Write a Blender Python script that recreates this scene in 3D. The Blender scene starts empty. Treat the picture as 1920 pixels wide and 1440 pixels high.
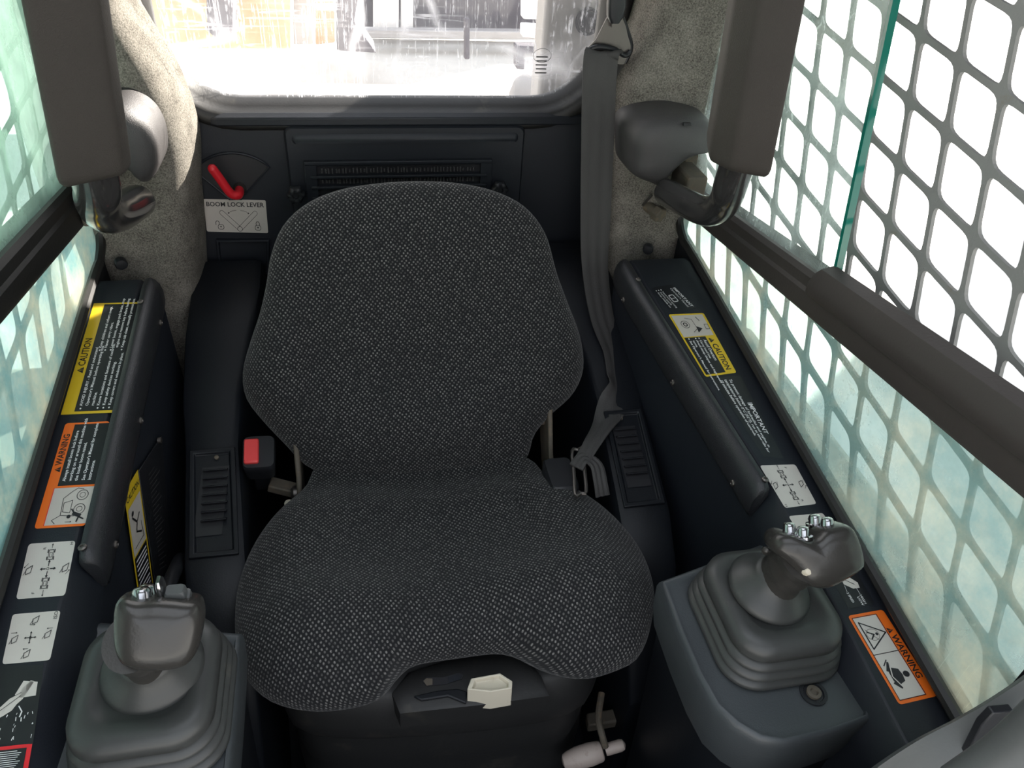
import bpy, bmesh, math, random
import numpy as np
from mathutils import Vector, Matrix
random.seed(7)
COL = bpy.context.scene.collection
scn = bpy.context.scene
# ------------------------------------------------------------------ camera
FPX = 1442.0
def _n(v):
    v = np.array(v, float); return v / np.linalg.norm(v)
_dy = _n((-358, -1152, 1442)); _dn = np.array((-151, 1840, 1442.)); _dn = _dn - _dn.dot(_dy) * _dy
_up = -_n(_dn); _dx = np.cross(_dy, _up)
if _dx[0] < 0: _dx = -_dx
RM = np.array([_dx, _dy, _up]); CAM = np.array([-.083, -1.15, 1.24])
cd = bpy.data.cameras.new('camera'); cam = bpy.data.objects.new('camera', cd); COL.objects.link(cam)
cd.sensor_width = 36; cd.lens = FPX / 1920 * 36; cd.clip_start = 0.01; cd.clip_end = 300
cx_, cy_, cz_ = RM @ np.array([1, 0, 0]), RM @ np.array([0, -1, 0]), RM @ np.array([0, 0, -1])
cam.matrix_world = Matrix(((cx_[0], cy_[0], cz_[0], CAM[0]), (cx_[1], cy_[1], cz_[1], CAM[1]), (cx_[2], cy_[2], cz_[2], CAM[2]), (0, 0, 0, 1)))
scn.camera = cam
# ------------------------------------------------------------------ world, sun, exposure
w = bpy.data.worlds.new('world'); scn.world = w; w.use_nodes = True
wn = w.node_tree.nodes; wl = w.node_tree.links
tc = wn.new('ShaderNodeTexCoord'); sx = wn.new('ShaderNodeSeparateXYZ'); rp = wn.new('ShaderNodeValToRGB')
wl.new(tc.outputs['Generated'], sx.inputs[0]); wl.new(sx.outputs['Z'], rp.inputs[0])
rp.color_ramp.elements[0].position = 0.0; rp.color_ramp.elements[0].color = (1.0, .965, .92, 1)
rp.color_ramp.elements[1].position = 0.8; rp.color_ramp.elements[1].color = (.80, .88, 1.0, 1)
wl.new(rp.outputs[0], wn['Background'].inputs[0]); wn['Background'].inputs[1].default_value = 3.2
sl = bpy.data.lights.new('sun', 'SUN'); so = bpy.data.objects.new('sun', sl); COL.objects.link(so)
sl.energy = 42; sl.angle = math.radians(.8); sl.color = (1, .95, .87)
SUN = Vector((.60, .45, .36)).normalized(); so.rotation_euler = SUN.to_track_quat('Z', 'Y').to_euler()
scn.view_settings.view_transform = 'Standard'; scn.view_settings.look = 'None'
scn.view_settings.gamma = 1; scn.view_settings.use_curve_mapping = False; scn.view_settings.exposure = -.58

# ------------------------------------------------------------------ pixel -> point on a real plane
def _ray(px, py): return RM @ np.array([px - 960, py - 720, FPX])
def PX(px, py, v): d = _ray(px, py); return Vector(CAM + d * (v - CAM[0]) / d[0])
def PY(px, py, v): d = _ray(px, py); return Vector(CAM + d * (v - CAM[1]) / d[1])
def PZ(px, py, v): d = _ray(px, py); return Vector(CAM + d * (v - CAM[2]) / d[2])
def PP(px, py, p, nn):
    d = _ray(px, py); p = np.array(p); nn = np.array(nn); return Vector(CAM + d * ((p - CAM) @ nn) / (d @ nn))

# ------------------------------------------------------------------ materials
def newmat(name):
    m = bpy.data.materials.new(name); m.use_nodes = True
    nt = m.node_tree; return m, nt, nt.nodes, nt.links, nt.nodes['Principled BSDF']
def plastic(name, col, rough=.5, bump=.05, scale=400, var=.15, metal=0, spec=.5, dirt=None):
    m, nt, N, L, b = newmat(name)
    b.inputs['Roughness'].default_value = rough; b.inputs['Metallic'].default_value = metal
    b.inputs['Specular IOR Level'].default_value = spec
    t = N.new('ShaderNodeTexCoord')
    nz = N.new('ShaderNodeTexNoise'); nz.inputs['Scale'].default_value = 9; nz.inputs['Detail'].default_value = 6
    L.new(t.outputs['Object'], nz.inputs['Vector'])
    mx = N.new('ShaderNodeMix'); mx.data_type = 'RGBA'
    mx.inputs['A'].default_value = tuple(c * (1 - var) for c in col) + (1,)
    mx.inputs['B'].default_value = tuple(min(1, c * (1 + var)) for c in col) + (1,)
    L.new(nz.outputs[0], mx.inputs['Factor'])
    out = mx.outputs['Result']
    if dirt:
        n2 = N.new('ShaderNodeTexNoise'); n2.inputs['Scale'].default_value = dirt[2]; n2.inputs['Detail'].default_value = 10; n2.inputs['Roughness'].default_value = .7
        L.new(t.outputs['Object'], n2.inputs['Vector'])
        r2 = N.new('ShaderNodeMapRange'); r2.inputs['From Min'].default_value = dirt[1]; r2.inputs['From Max'].default_value = dirt[1] + .2; r2.inputs['To Max'].default_value = .8
        L.new(n2.outputs[0], r2.inputs['Value'])
        m2 = N.new('ShaderNodeMix'); m2.data_type = 'RGBA'; L.new(out, m2.inputs['A']); m2.inputs['B'].default_value = dirt[0] + (1,); L.new(r2.outputs[0], m2.inputs['Factor']); out = m2.outputs['Result']
    L.new(out, b.inputs['Base Color'])
    n3 = N.new('ShaderNodeTexNoise'); n3.inputs['Scale'].default_value = scale; n3.inputs['Detail'].default_value = 3
    L.new(t.outputs['Object'], n3.inputs['Vector'])
    bp = N.new('ShaderNodeBump'); bp.inputs['Strength'].default_value = min(1, bump * 6); bp.inputs['Distance'].default_value = .0006
    L.new(n3.outputs[0], bp.inputs['Height']); L.new(bp.outputs[0], b.inputs['Normal'])
    return m
M = {}
M['navy'] = plastic('navy_plastic', (.014, .0165, .022), .48, .04, 500, spec=.38)
M['navy2'] = plastic('dark_navy_plastic', (.0055, .007, .010), .5, .04, 500, spec=.35)
M['panel'] = plastic('side_panel_navy', (.013, .016, .022), .5, .05, 700, spec=.38)
M['black'] = plastic('black_plastic', (.012, .013, .016), .45, .03)
M['decalblack'] = plastic('black_label_film', (.010, .011, .014), .38, .01)
M['rail'] = plastic('skylit_rail_rubber', (.050, .043, .040), .5, .04, 300, dirt=((.11, .09, .07), .64, 10))  # right rail: skylight glare put into the lighter colour, plus dirt
M['rubber'] = plastic('black_rubber', (.014, .0135, .013), .5, .04, 300, dirt=((.09, .08, .06), .62, 12))
M['roll'] = plastic('roll_vinyl', (.022, .023, .026), .34, .10, 900)
M['pad'] = plastic('pad_foam', (.040, .034, .029), .7, .12, 900)
M['cover'] = plastic('cover_plastic', (.058, .055, .056), .42, .15, 1100)
M['grey'] = plastic('console_grey', (.050, .057, .062), .42, .06, 700)
M['bellows'] = plastic('bellows_rubber', (.046, .048, .047), .40, .03, 300, dirt=((.11, .105, .09), .60, 25))
M['grip'] = plastic('grip_rubber', (.038, .036, .033), .27, .03, 500)
M['chrome'] = plastic('dark_chrome', (.50, .50, .51), .16, .01, 50, metal=1)
M['tube'] = plastic('worn_glossy_tube', (.13, .125, .125), .14, .0, 50, metal=.75, spec=.9)
M['steel'] = plastic('steel', (.17, .155, .145), .42, .05, 300, metal=.9, dirt=((.12, .08, .05), .6, 20))
M['rusty'] = plastic('dusty_steel', (.10, .085, .065), .7, .1, 300, dirt=((.22, .15, .09), .52, 40))
M['red'] = plastic('red_plastic', (.55, .012, .022), .35, .01)
M['redbtn'] = plastic('red_button', (.75, .06, .06), .4, .01)
M['white'] = plastic('white_label', (.62, .59, .54), .5, .0, var=.04)
M['silver'] = plastic('silver_label', (.55, .51, .46), .45, .0, var=.05)
M['ink'] = plastic('black_ink', (.015, .015, .018), .5, .0)
M['textwhite'] = plastic('white_print', (.80, .80, .80), .5, .0, var=.02)
M['yellow'] = plastic('yellow_label', (.72, .50, .02), .4, .0, var=.08)
M['orange'] = plastic('orange_label', (.88, .17, .015), .4, .0, var=.05)
M['labelred'] = plastic('red_label_border', (.75, .02, .03), .4, .0)
M['cream'] = plastic('cream_plastic', (.62, .57, .46), .45, .03, 200, dirt=((.30, .22, .12), .55, 30))
M['beige'] = plastic('beige_plastic', (.42, .35, .31), .5, .03, 200, dirt=((.2, .14, .1), .6, 40))
M['base'] = plastic('dusty_black_plastic', (.018, .018, .018), .55, .06, 200, dirt=((.07, .062, .05), .56, 14))
M['belt'] = plastic('belt_webbing', (.055, .053, .052), .65, .25, 1500)
M['light_grey'] = plastic('light_grey_paint', (.085, .09, .09), .45, .05, 200, dirt=((.10, .09, .075), .62, 20))
M['screen'] = plastic('screen_paint', (.24, .245, .235), .7, .3, 300, dirt=((.20, .15, .09), .60, 30))
M['greenedge'] = plastic('green_glass_edge', (.01, .16, .12), .1, .0)
M['concrete'] = plastic('pale_concrete', (.62, .60, .56), .9, .1, 30)
M['headliner'] = plastic('headliner', (.10, .10, .10), .9, .2, 500)

def fabric():
    m, nt, N, L, b = newmat('seat_weave')
    b.inputs['Roughness'].default_value = .85; b.inputs['Specular IOR Level'].default_value = .25
    b.inputs['Sheen Weight'].default_value = .15
    uv = N.new('ShaderNodeTexCoord')
    mp = N.new('ShaderNodeMapping'); mp.inputs['Rotation'].default_value = (0, 0, math.radians(41)); mp.inputs['Scale'].default_value = (1 / .0043, 1 / .0047, 1)
    L.new(uv.outputs['UV'], mp.inputs[0])
    v = N.new('ShaderNodeTexVoronoi'); v.voronoi_dimensions = '2D'; v.inputs['Scale'].default_value = 1; v.inputs['Randomness'].default_value = .22
    L.new(mp.outputs[0], v.inputs['Vector'])
    r = N.new('ShaderNodeMapRange'); r.inputs['From Min'].default_value = .16; r.inputs['From Max'].default_value = .36; r.inputs['To Min'].default_value = 1; r.inputs['To Max'].default_value = 0
    L.new(v.outputs['Distance'], r.inputs['Value'])
    # per-cell brightness and yarn noise
    sp = N.new('ShaderNodeSeparateColor'); L.new(v.outputs['Color'], sp.inputs[0])
    r3 = N.new('ShaderNodeMapRange'); r3.inputs['To Min'].default_value = .25; r3.inputs['To Max'].default_value = 1.0; L.new(sp.outputs[0], r3.inputs['Value'])
    nz = N.new('ShaderNodeTexNoise'); nz.inputs['Scale'].default_value = 900; nz.inputs['Detail'].default_value = 2; L.new(uv.outputs['UV'], nz.inputs['Vector'])
    rn = N.new('ShaderNodeMapRange'); rn.inputs['From Min'].default_value = .25; rn.inputs['From Max'].default_value = .6; L.new(nz.outputs[0], rn.inputs['Value'])
    m1 = N.new('ShaderNodeMath'); m1.operation = 'MULTIPLY'; L.new(r.outputs[0], m1.inputs[0]); L.new(r3.outputs[0], m1.inputs[1])
    m2 = N.new('ShaderNodeMath'); m2.operation = 'MULTIPLY'; L.new(m1.outputs[0], m2.inputs[0]); L.new(rn.outputs[0], m2.inputs[1])
    mx = N.new('ShaderNodeMix'); mx.data_type = 'RGBA'; mx.inputs['A'].default_value = (.0085, .009, .0105, 1); mx.inputs['B'].default_value = (.27, .262, .25, 1)
    L.new(m2.outputs[0], mx.inputs['Factor']); L.new(mx.outputs['Result'], b.inputs['Base Color'])
    bp = N.new('ShaderNodeBump'); bp.inputs['Strength'].default_value = .6; bp.inputs['Distance'].default_value = .001
    L.new(m1.outputs[0], bp.inputs['Height']); L.new(bp.outputs[0], b.inputs['Normal'])
    return m
M['fabric'] = fabric()
def carpet():
    m, nt, N, L, b = newmat('grey_carpet'); b.inputs['Roughness'].default_value = .95; b.inputs['Specular IOR Level'].default_value = .1
    t = N.new('ShaderNodeTexCoord')
    a = N.new('ShaderNodeTexNoise'); a.inputs['Scale'].default_value = 480; a.inputs['Detail'].default_value = 4; a.inputs['Roughness'].default_value = .8
    c = N.new('ShaderNodeTexNoise'); c.inputs['Scale'].default_value = 30; c.inputs['Detail'].default_value = 5
    L.new(t.outputs['Object'], a.inputs['Vector']); L.new(t.outputs['Object'], c.inputs['Vector'])
    ad = N.new('ShaderNodeMath'); ad.operation = 'MULTIPLY_ADD'; ad.inputs[1].default_value = .35; L.new(c.outputs[0], ad.inputs[0]); L.new(a.outputs[0], ad.inputs[2])
    r = N.new('ShaderNodeValToRGB'); r.color_ramp.elements[0].position = .48; r.color_ramp.elements[0].color = (.055, .050, .043, 1); r.color_ramp.elements[1].position = .86; r.color_ramp.elements[1].color = (.30, .28, .245, 1)
    L.new(ad.outputs[0], r.inputs[0]); L.new(r.outputs[0], b.inputs['Base Color'])
    bp = N.new('ShaderNodeBump'); bp.inputs['Strength'].default_value = .7; bp.inputs['Distance'].default_value = .0015; L.new(a.outputs[0], bp.inputs['Height']); L.new(bp.outputs[0], b.inputs['Normal'])
    return m
M['carpet'] = carpet()
def glass(name, tint, haze, hcol, scr=.35, hz=(.35, .75), hscale=6, gloss=.05, scrscale=14):
    m, nt, N, L, b = newmat(name); N.remove(b); out = N['Material Output']
    t = N.new('ShaderNodeTexCoord')
    tr = N.new('ShaderNodeBsdfTransparent'); tr.inputs[0].default_value = tuple(c ** .5 for c in tint) + (1,)
    gl = N.new('ShaderNodeBsdfGlossy'); gl.inputs['Roughness'].default_value = .03
    lw = N.new('ShaderNodeLayerWeight'); lw.inputs[0].default_value = .5
    pw = N.new('ShaderNodeMath'); pw.operation = 'POWER'; pw.inputs[1].default_value = 5; L.new(lw.outputs['Facing'], pw.inputs[0])
    fr = N.new('ShaderNodeMath'); fr.operation = 'MULTIPLY_ADD'; fr.inputs[1].default_value = .5; fr.inputs[2].default_value = .02; L.new(pw.outputs[0], fr.inputs[0])
    mg = N.new('ShaderNodeMixShader'); L.new(fr.outputs[0], mg.inputs[0]); L.new(tr.outputs[0], mg.inputs[1]); L.new(gl.outputs[0], mg.inputs[2])
    df = N.new('ShaderNodeBsdfDiffuse'); df.inputs[0].default_value = hcol + (1,)
    tl = N.new('ShaderNodeBsdfTranslucent'); tl.inputs[0].default_value = hcol + (1,)
    if 'lower' in name:
        cn = N.new('ShaderNodeTexNoise'); cn.inputs['Scale'].default_value = 11; cn.inputs['Detail'].default_value = 7; cn.inputs['Roughness'].default_value = .7; L.new(t.outputs['Object'], cn.inputs['Vector'])
        cr = N.new('ShaderNodeValToRGB'); cr.color_ramp.elements[0].position = .42; cr.color_ramp.elements[0].color = (hcol[0] * .78, hcol[1] * .86, hcol[2] * .9, 1); cr.color_ramp.elements[1].position = .66; cr.color_ramp.elements[1].color = (.86, .80, .64, 1)
        L.new(cn.outputs[0], cr.inputs[0]); L.new(cr.outputs[0], df.inputs[0]); L.new(cr.outputs[0], tl.inputs[0])
    dm = N.new('ShaderNodeMixShader'); dm.inputs[0].default_value = .7; L.new(df.outputs[0], dm.inputs[1]); L.new(tl.outputs[0], dm.inputs[2])
    nz = N.new('ShaderNodeTexNoise'); nz.inputs['Scale'].default_value = hscale; nz.inputs['Detail'].default_value = 8; nz.inputs['Roughness'].default_value = .65
    L.new(t.outputs['Object'], nz.inputs['Vector'])
    mr = N.new('ShaderNodeMapRange'); mr.inputs['From Min'].default_value = hz[0]; mr.inputs['From Max'].default_value = hz[1]; mr.inputs['To Min'].default_value = haze[0] * .6; mr.inputs['To Max'].default_value = haze[1] * .6
    L.new(nz.outputs[0], mr.inputs['Value']); fac = mr.outputs[0]
    def scratch(rot, sc, dist, thr, amt, fac):
        mp = N.new('ShaderNodeMapping'); mp.inputs['Rotation'].default_value = rot; mp.inputs['Scale'].default_value = sc
        L.new(t.outputs['Object'], mp.inputs[0])
        n1 = N.new('ShaderNodeTexNoise'); n1.inputs['Scale'].default_value = 1; n1.inputs['Detail'].default_value = 2; n1.inputs['Distortion'].default_value = dist
        L.new(mp.outputs[0], n1.inputs['Vector'])
        a = N.new('ShaderNodeMath'); a.operation = 'SUBTRACT'; a.inputs[1].default_value = .5; L.new(n1.outputs[0], a.inputs[0])
        c = N.new('ShaderNodeMath'); c.operation = 'ABSOLUTE'; L.new(a.outputs[0], c.inputs[0])
        d = N.new('ShaderNodeMapRange'); d.inputs['From Min'].default_value = 0; d.inputs['From Max'].default_value = thr; d.inputs['To Min'].default_value = amt; d.inputs['To Max'].default_value = 0
        L.new(c.outputs[0], d.inputs['Value'])
        pn = N.new('ShaderNodeTexNoise'); pn.inputs['Scale'].default_value = 7 + sc[0]; pn.inputs['Detail'].default_value = 2; L.new(t.outputs['Object'], pn.inputs['Vector'])
        pm = N.new('ShaderNodeMapRange'); pm.inputs['From Min'].default_value = .42; pm.inputs['From Max'].default_value = .62; L.new(pn.outputs[0], pm.inputs['Value'])
        dm_ = N.new('ShaderNodeMath'); dm_.operation = 'MULTIPLY'; L.new(d.outputs[0], dm_.inputs[0]); L.new(pm.outputs[0], dm_.inputs[1])
        e = N.new('ShaderNodeMath'); e.operation = 'MAXIMUM'; L.new(dm_.outputs[0], e.inputs[0]); L.new(fac, e.inputs[1]); return e.outputs[0]
    if scr > 0:
        s = scrscale
        fac = scratch((.5, .7, .6), (s * 9, s * .35, s * .35), .06, .016, scr, fac)
        fac = scratch((.9, -.5, 1.2), (s * .3, s * 12, s * .4), .08, .014, scr, fac)
        fac = scratch((1.7, .3, -.4), (s * .4, s * .4, s * 10), .1, .014, scr * .8, fac)
        fac = scratch((.2, 1.1, .9), (s * 16, s * .5, s * .5), .03, .020, scr * .7, fac)
    ms = N.new('ShaderNodeMixShader'); L.new(fac, ms.inputs[0]); L.new(mg.outputs[0], ms.inputs[1]); L.new(dm.outputs[0], ms.inputs[2])
    L.new(ms.outputs[0], out.inputs[0])
    return m
M['glass_rear'] = glass('scratched_rear_glass', (.97, .95, .93), (.03, .14), (.9, .9, .95), .55, scrscale=8)
M['glass_right'] = glass('scratched_right_glass', (.80, .93, .88), (.10, .75), (.78, .88, .85), .6, hz=(.42, .68), hscale=9)
M['glass_left'] = glass('left_upper_glass', (.62, .82, .74), (.25, .8), (.55, .78, .68), .4, hz=(.38, .68), hscale=7)
M['glass_low_right'] = glass('dusty_lower_glass', (.66, .84, .79), (.40, 1.0), (.46, .60, .56), .6, hscale=8)
M['glass_low_left'] = glass('dusty_lower_glass_left', (.58, .80, .77), (.6, 1.2), (.42, .62, .60), .6, hscale=8)

# ------------------------------------------------------------------ object helpers
def tag(o, label=None, cat=None, group=None, kind=None):
    if label: o['label'] = label
    if cat: o['category'] = cat
    if group: o['group'] = group
    if kind: o['kind'] = kind
    return o
def empty(name, loc, label, cat, group=None):
    o = bpy.data.objects.new(name, None); o.empty_display_size = .02; o.location = loc; COL.objects.link(o)
    bpy.context.view_layer.update() if False else None
    return tag(o, label, cat, group)
def wloc(o):
    v = Vector((0, 0, 0))
    while o: v = v + Vector(o.location); o = o.parent
    return v
class MB:
    def __init__(s): s.v = []; s.f = []; s.uv = None
    def add(s, vs, fs):
        b = len(s.v); s.v += [tuple(x) for x in vs]; s.f += [tuple(i + b for i in f) for f in fs]; return s
    def box(s, c, d, ax=None):
        c = Vector(c); h = Vector(d) / 2
        A = ax or (Vector((1, 0, 0)), Vector((0, 1, 0)), Vector((0, 0, 1)))
        vs = [c + A[0] * (i * h[0]) + A[1] * (j * h[1]) + A[2] * (k * h[2]) for i in (-1, 1) for j in (-1, 1) for k in (-1, 1)]
        return s.add(vs, [(0, 1, 3, 2), (4, 6, 7, 5), (0, 4, 5, 1), (2, 3, 7, 6), (0, 2, 6, 4), (1, 5, 7, 3)])
    def prism(s, poly, ext):
        n = len(poly); e = Vector(ext); p = [Vector(q) for q in poly]
        return s.add(p + [q + e for q in p], [tuple(range(n))[::-1], tuple(range(n, 2 * n))] + [(i, (i + 1) % n, n + (i + 1) % n, n + i) for i in range(n)])
    def loft(s, rings, closed=True, caps=True, loop=False):
        n = len(rings[0]); vs = [q for r in rings for q in r]; fs = []; K = len(rings)
        for k in range(K if loop else K - 1):
            k2 = (k + 1) % K
            for i in range(n if closed else n - 1):
                j = (i + 1) % n; fs.append((k * n + i, k * n + j, k2 * n + j, k2 * n + i))
        if caps and closed and not loop: fs += [tuple(range(n))[::-1], tuple((K - 1) * n + i for i in range(n))]
        return s.add(vs, fs)
    def tube(s, pts, r, seg=14, smooth=0, caps=True, loop=False):
        pts = [Vector(p) for p in pts]
        if smooth: pts = catmull(pts, smooth, loop)
        rr = r if isinstance(r, (list, tuple)) else None
        rings = []; up = None; n = len(pts)
        for i, p in enumerate(pts):
            a = pts[(i - 1) % n] if (loop or i > 0) else p; b = pts[(i + 1) % n] if (loop or i < n - 1) else p
            t = (b - a).normalized()
            if up is None: up = t.orthogonal().normalized()
            up = (up - t * up.dot(t)).normalized(); sd = t.cross(up)
            R = rr[min(len(rr) - 1, int(i * len(rr) / n))] if rr else r
            rings.append([p + up * (math.cos(2 * math.pi * k / seg) * R) + sd * (math.sin(2 * math.pi * k / seg) * R) for k in range(seg)])
        return s.loft(rings, True, caps, loop)
    def lathe(s, o, ax, prof, seg=24, sq=None, caps=True):
        o = Vector(o); ax = Vector(ax).normalized(); u = ax.orthogonal().normalized(); v = ax.cross(u)
        rings = [[o + ax * h + u * (math.cos(2 * math.pi * k / seg) * r) + v * (math.sin(2 * math.pi * k / seg) * r) for k in range(seg)] for r, h in prof]
        return s.loft(rings, True, caps)
    def build(s, name, mat, parent=None, smooth=True, ang=35, bevel=0, bseg=2, subd=0, solid=0, kind=None):
        me = bpy.data.meshes.new(name); off = wloc(parent) if parent else Vector((0, 0, 0))
        if not parent:
            c = sum((Vector(q) for q in s.v), Vector()) / len(s.v); off = Vector((c.x, c.y, min(q[2] for q in s.v)))
        me.from_pydata([tuple(Vector(q) - off) for q in s.v], [], s.f)
        bm = bmesh.new(); bm.from_mesh(me)
        if s.uv is None: bmesh.ops.recalc_face_normals(bm, faces=bm.faces)
        bm.to_mesh(me); bm.free()
        if s.uv is not None:
            ul = me.uv_layers.new(name='UVMap')
            for l in me.loops: ul.data[l.index].uv = s.uv[l.vertex_index]
        if smooth:
            me.shade_smooth(); me.set_sharp_from_angle(angle=math.radians(ang))
        me.materials.append(M[mat] if isinstance(mat, str) else mat)
        o = bpy.data.objects.new(name, me); COL.objects.link(o)
        if parent: o.parent = parent
        else: o.location = off
        if solid:
            q = o.modifiers.new('s', 'SOLIDIFY'); q.thickness = solid; q.offset = 0
        if bevel:
            q = o.modifiers.new('b', 'BEVEL'); q.width = bevel; q.segments = bseg; q.limit_method = 'ANGLE'; q.angle_limit = math.radians(40)
            if smooth: q.harden_normals = False
        if subd:
            q = o.modifiers.new('u', 'SUBSURF'); q.levels = subd; q.render_levels = subd
        if kind: o['kind'] = kind
        return o
def catmull(P, k, loop=False):
    out = []; n = len(P)
    rng = range(n if loop else n - 1)
    for i in rng:
        g = (lambda j: P[j % n]) if loop else (lambda j: P[max(0, min(n - 1, j))])
        a, b, c, d = g(i - 1), g(i), g(i + 1), g(i + 2)
        for j in range(k):
            t = j / k; out.append(.5 * ((2 * b) + (c - a) * t + (2 * a - 5 * b + 4 * c - d) * t * t + (3 * b - a - 3 * c + d) * t ** 3))
    if not loop: out.append(P[-1])
    return out
def rrect(cx, cy, w, h, r, k=6):
    pts = []
    for (sx, sy, a0) in ((1, 1, 0), (-1, 1, 90), (-1, -1, 180), (1, -1, 270)):
        for i in range(k + 1):
            a = math.radians(a0 + 90 * i / k); pts.append((cx + sx * (w / 2 - r) + r * math.cos(a), cy + sy * (h / 2 - r) + r * math.sin(a)))
    return pts
def resample(P, n, closed=True):
    P = [Vector(p) for p in P]; Q = P + [P[0]] if closed else P
    L = [0]
    for a, b in zip(Q, Q[1:]): L.append(L[-1] + (b - a).length)
    out = []; T = L[-1]; j = 0
    for i in range(n):
        s = T * i / (n if closed else n - 1)
        while j < len(L) - 2 and L[j + 1] < s: j += 1
        t = (s - L[j]) / max(1e-9, L[j + 1] - L[j]); out.append(Q[j].lerp(Q[j + 1], min(1, t)))
    return out
def struct(name, mb, mat, parent=None, **k):
    o = mb.build(name, mat, parent, **k)
    if not parent: o['kind'] = 'structure'
    return o
def smoothstep(a, b, x):
    t = max(0, min(1, (x - a) / (b - a))); return t * t * (3 - 2 * t)

# =================================================================== SETTING
def zl(y): return .688 - .127 * (-.1 - y) * 1.0 if y < -.1 else .688      # ledge top
LP = ((0, -.1, .688), (0, -.127, 1))
# --- rear wall with window opening (rounded rectangle in x,z)
WIN = rrect(-.015, 1.105, .63, .50, .10, 8)     # glass opening
NW = len(WIN)
def ring_xz(P, y, s=0.0):
    c = Vector((-.015, 0, 1.105)); out = []
    for (x, z) in P:
        d = Vector((x, 0, z)) - c; out.append(Vector((x, y, z)) + Vector((math.copysign(min(abs(d.x), s) if s < 0 else s, d.x), 0, math.copysign(s, d.z))) if s else Vector((x, y, z)))
    return out
def outer_rect(P, y, x0, x1, z0, z1):
    c = Vector((-.015, 1.105)); out = []
    for (x, z) in P:
        d = Vector((x, z)) - c
        tx = ((x1 if d.x > 0 else x0) - c.x) / d.x if abs(d.x) > 1e-6 else 1e9
        tz = ((z1 if d.y > 0 else z0) - c.y) / d.y if abs(d.y) > 1e-6 else 1e9
        t = min(tx, tz); out.append(Vector((c.x + d.x * t, y, c.y + d.y * t)))
    return out
def offs(d): return rrect(-.015, 1.105, .63 + 2 * d, .50 + 2 * d, .10 + d, 8)
m = MB()
rings = [ring_xz(offs(.028), .05), ring_xz(offs(.028), 0), [Vector((x, 0, z)) for x, z in rrect(0, .735, .94, 1.47, .001, 8)], [Vector((x, .05, z)) for x, z in rrect(0, .735, .94, 1.47, .001, 8)]]
m.loft(rings, True, False, True)
wall_rear = struct('wall_rear', m, 'navy', ang=30)
# window seal: stepped rubber ring
prof = [(-.004, .045), (-.004, .030), (.003, .018), (.008, .010), (.009, .000), (.015, -.006), (.024, -.008), (.031, -.004), (.033, .002), (.030, .048)]
rings = []
m = MB(); m.loft([ring_xz(offs(d), y) for d, y in prof], True, False, False); struct('trim_1', m, 'rubber', ang=50)
tag(bpy.data.objects['trim_1'], 'black rubber seal around the rear window')
m = MB(); P = offs(.002); n = len(P)
m.add([Vector((x, .034, z)) for x, z in P] + [Vector((x, .039, z)) for x, z in P], [tuple(range(n)), tuple(range(n, 2 * n))] + [(i, (i + 1) % n, n + (i + 1) % n, n + i) for i in range(n)])
win = struct('window_1', m, 'glass_rear', smooth=False); tag(win, 'scratched rear window of the cab with rounded corners')
m = MB()
cx0, cz0 = PY(1016, 112, .033).x, PY(1016, 112, .033).z
EL = [Vector((cx0 + .014 * math.cos(a), .0332, cz0 + .010 * math.sin(a) + .006)) for a in [2 * math.pi * k / 24 for k in range(24)]]
m.tube(EL, .0004, 4, loop=True)
for k in range(5): m.box((cx0, .0333, cz0 + .004 - k * .0058), (.018 - .002 * (k % 2), .0004, .0018))
m.build('etched_mark', 'cover', win, smooth=False, kind='stuff')
# horizontal moulding below the rear window
m = MB()
def bead(x0, x1, z, w_, h_, y0=0):
    R = []
    for x, s in ((x0, .2), (x0 + .006, .8), (x0 + .014, 1), (x1 - .01, 1), (x1, .6)):
        R.append([Vector((x, y0 + .001, z - w_ * s)), Vector((x, y0 - h_ * s, z - w_ * .6 * s)), Vector((x, y0 - h_ * s, z + w_ * .5 * s)), Vector((x, y0 + .001, z + w_ * s))])
    return R
m.loft(bead(-.275, .285, .8385, .010, .010)); m.build('moulding', 'navy', wall_rear, bevel=.002)
# --- floor, roof
m = MB(); m.box((0, -.55, -.01), (.98, 1.3, .02)); struct('floor', m, 'navy2', smooth=False)
m = MB(); m.box((0, -.18, 1.485), (1.10, .62, .03)); m.box((0, -1.18, 1.485), (1.10, .09, .03))
for q_ in (-1, 1): m.box((q_ * .47, -.8125, 1.485), (.16, .645, .03))
struct('ceiling', m, 'headliner', smooth=False)
m = MB(); m.box((0, -1.22, .25), (.94, .02, .50)); m.box((0, -1.22, 1.40), (.94, .02, .16)); struct('wall_front_added', m, 'navy2', smooth=False)  # panel and header out of view, added to cut light from the front
m = MB(); m.box((0, -.8125, 1.49), (.78, .645, .006)); o = struct('window_6', m, 'glass_rear', smooth=False); tag(o, 'unseen roof window pane added for top light on the seat')  # roof window out of view, added for light from above on the seat

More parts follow.
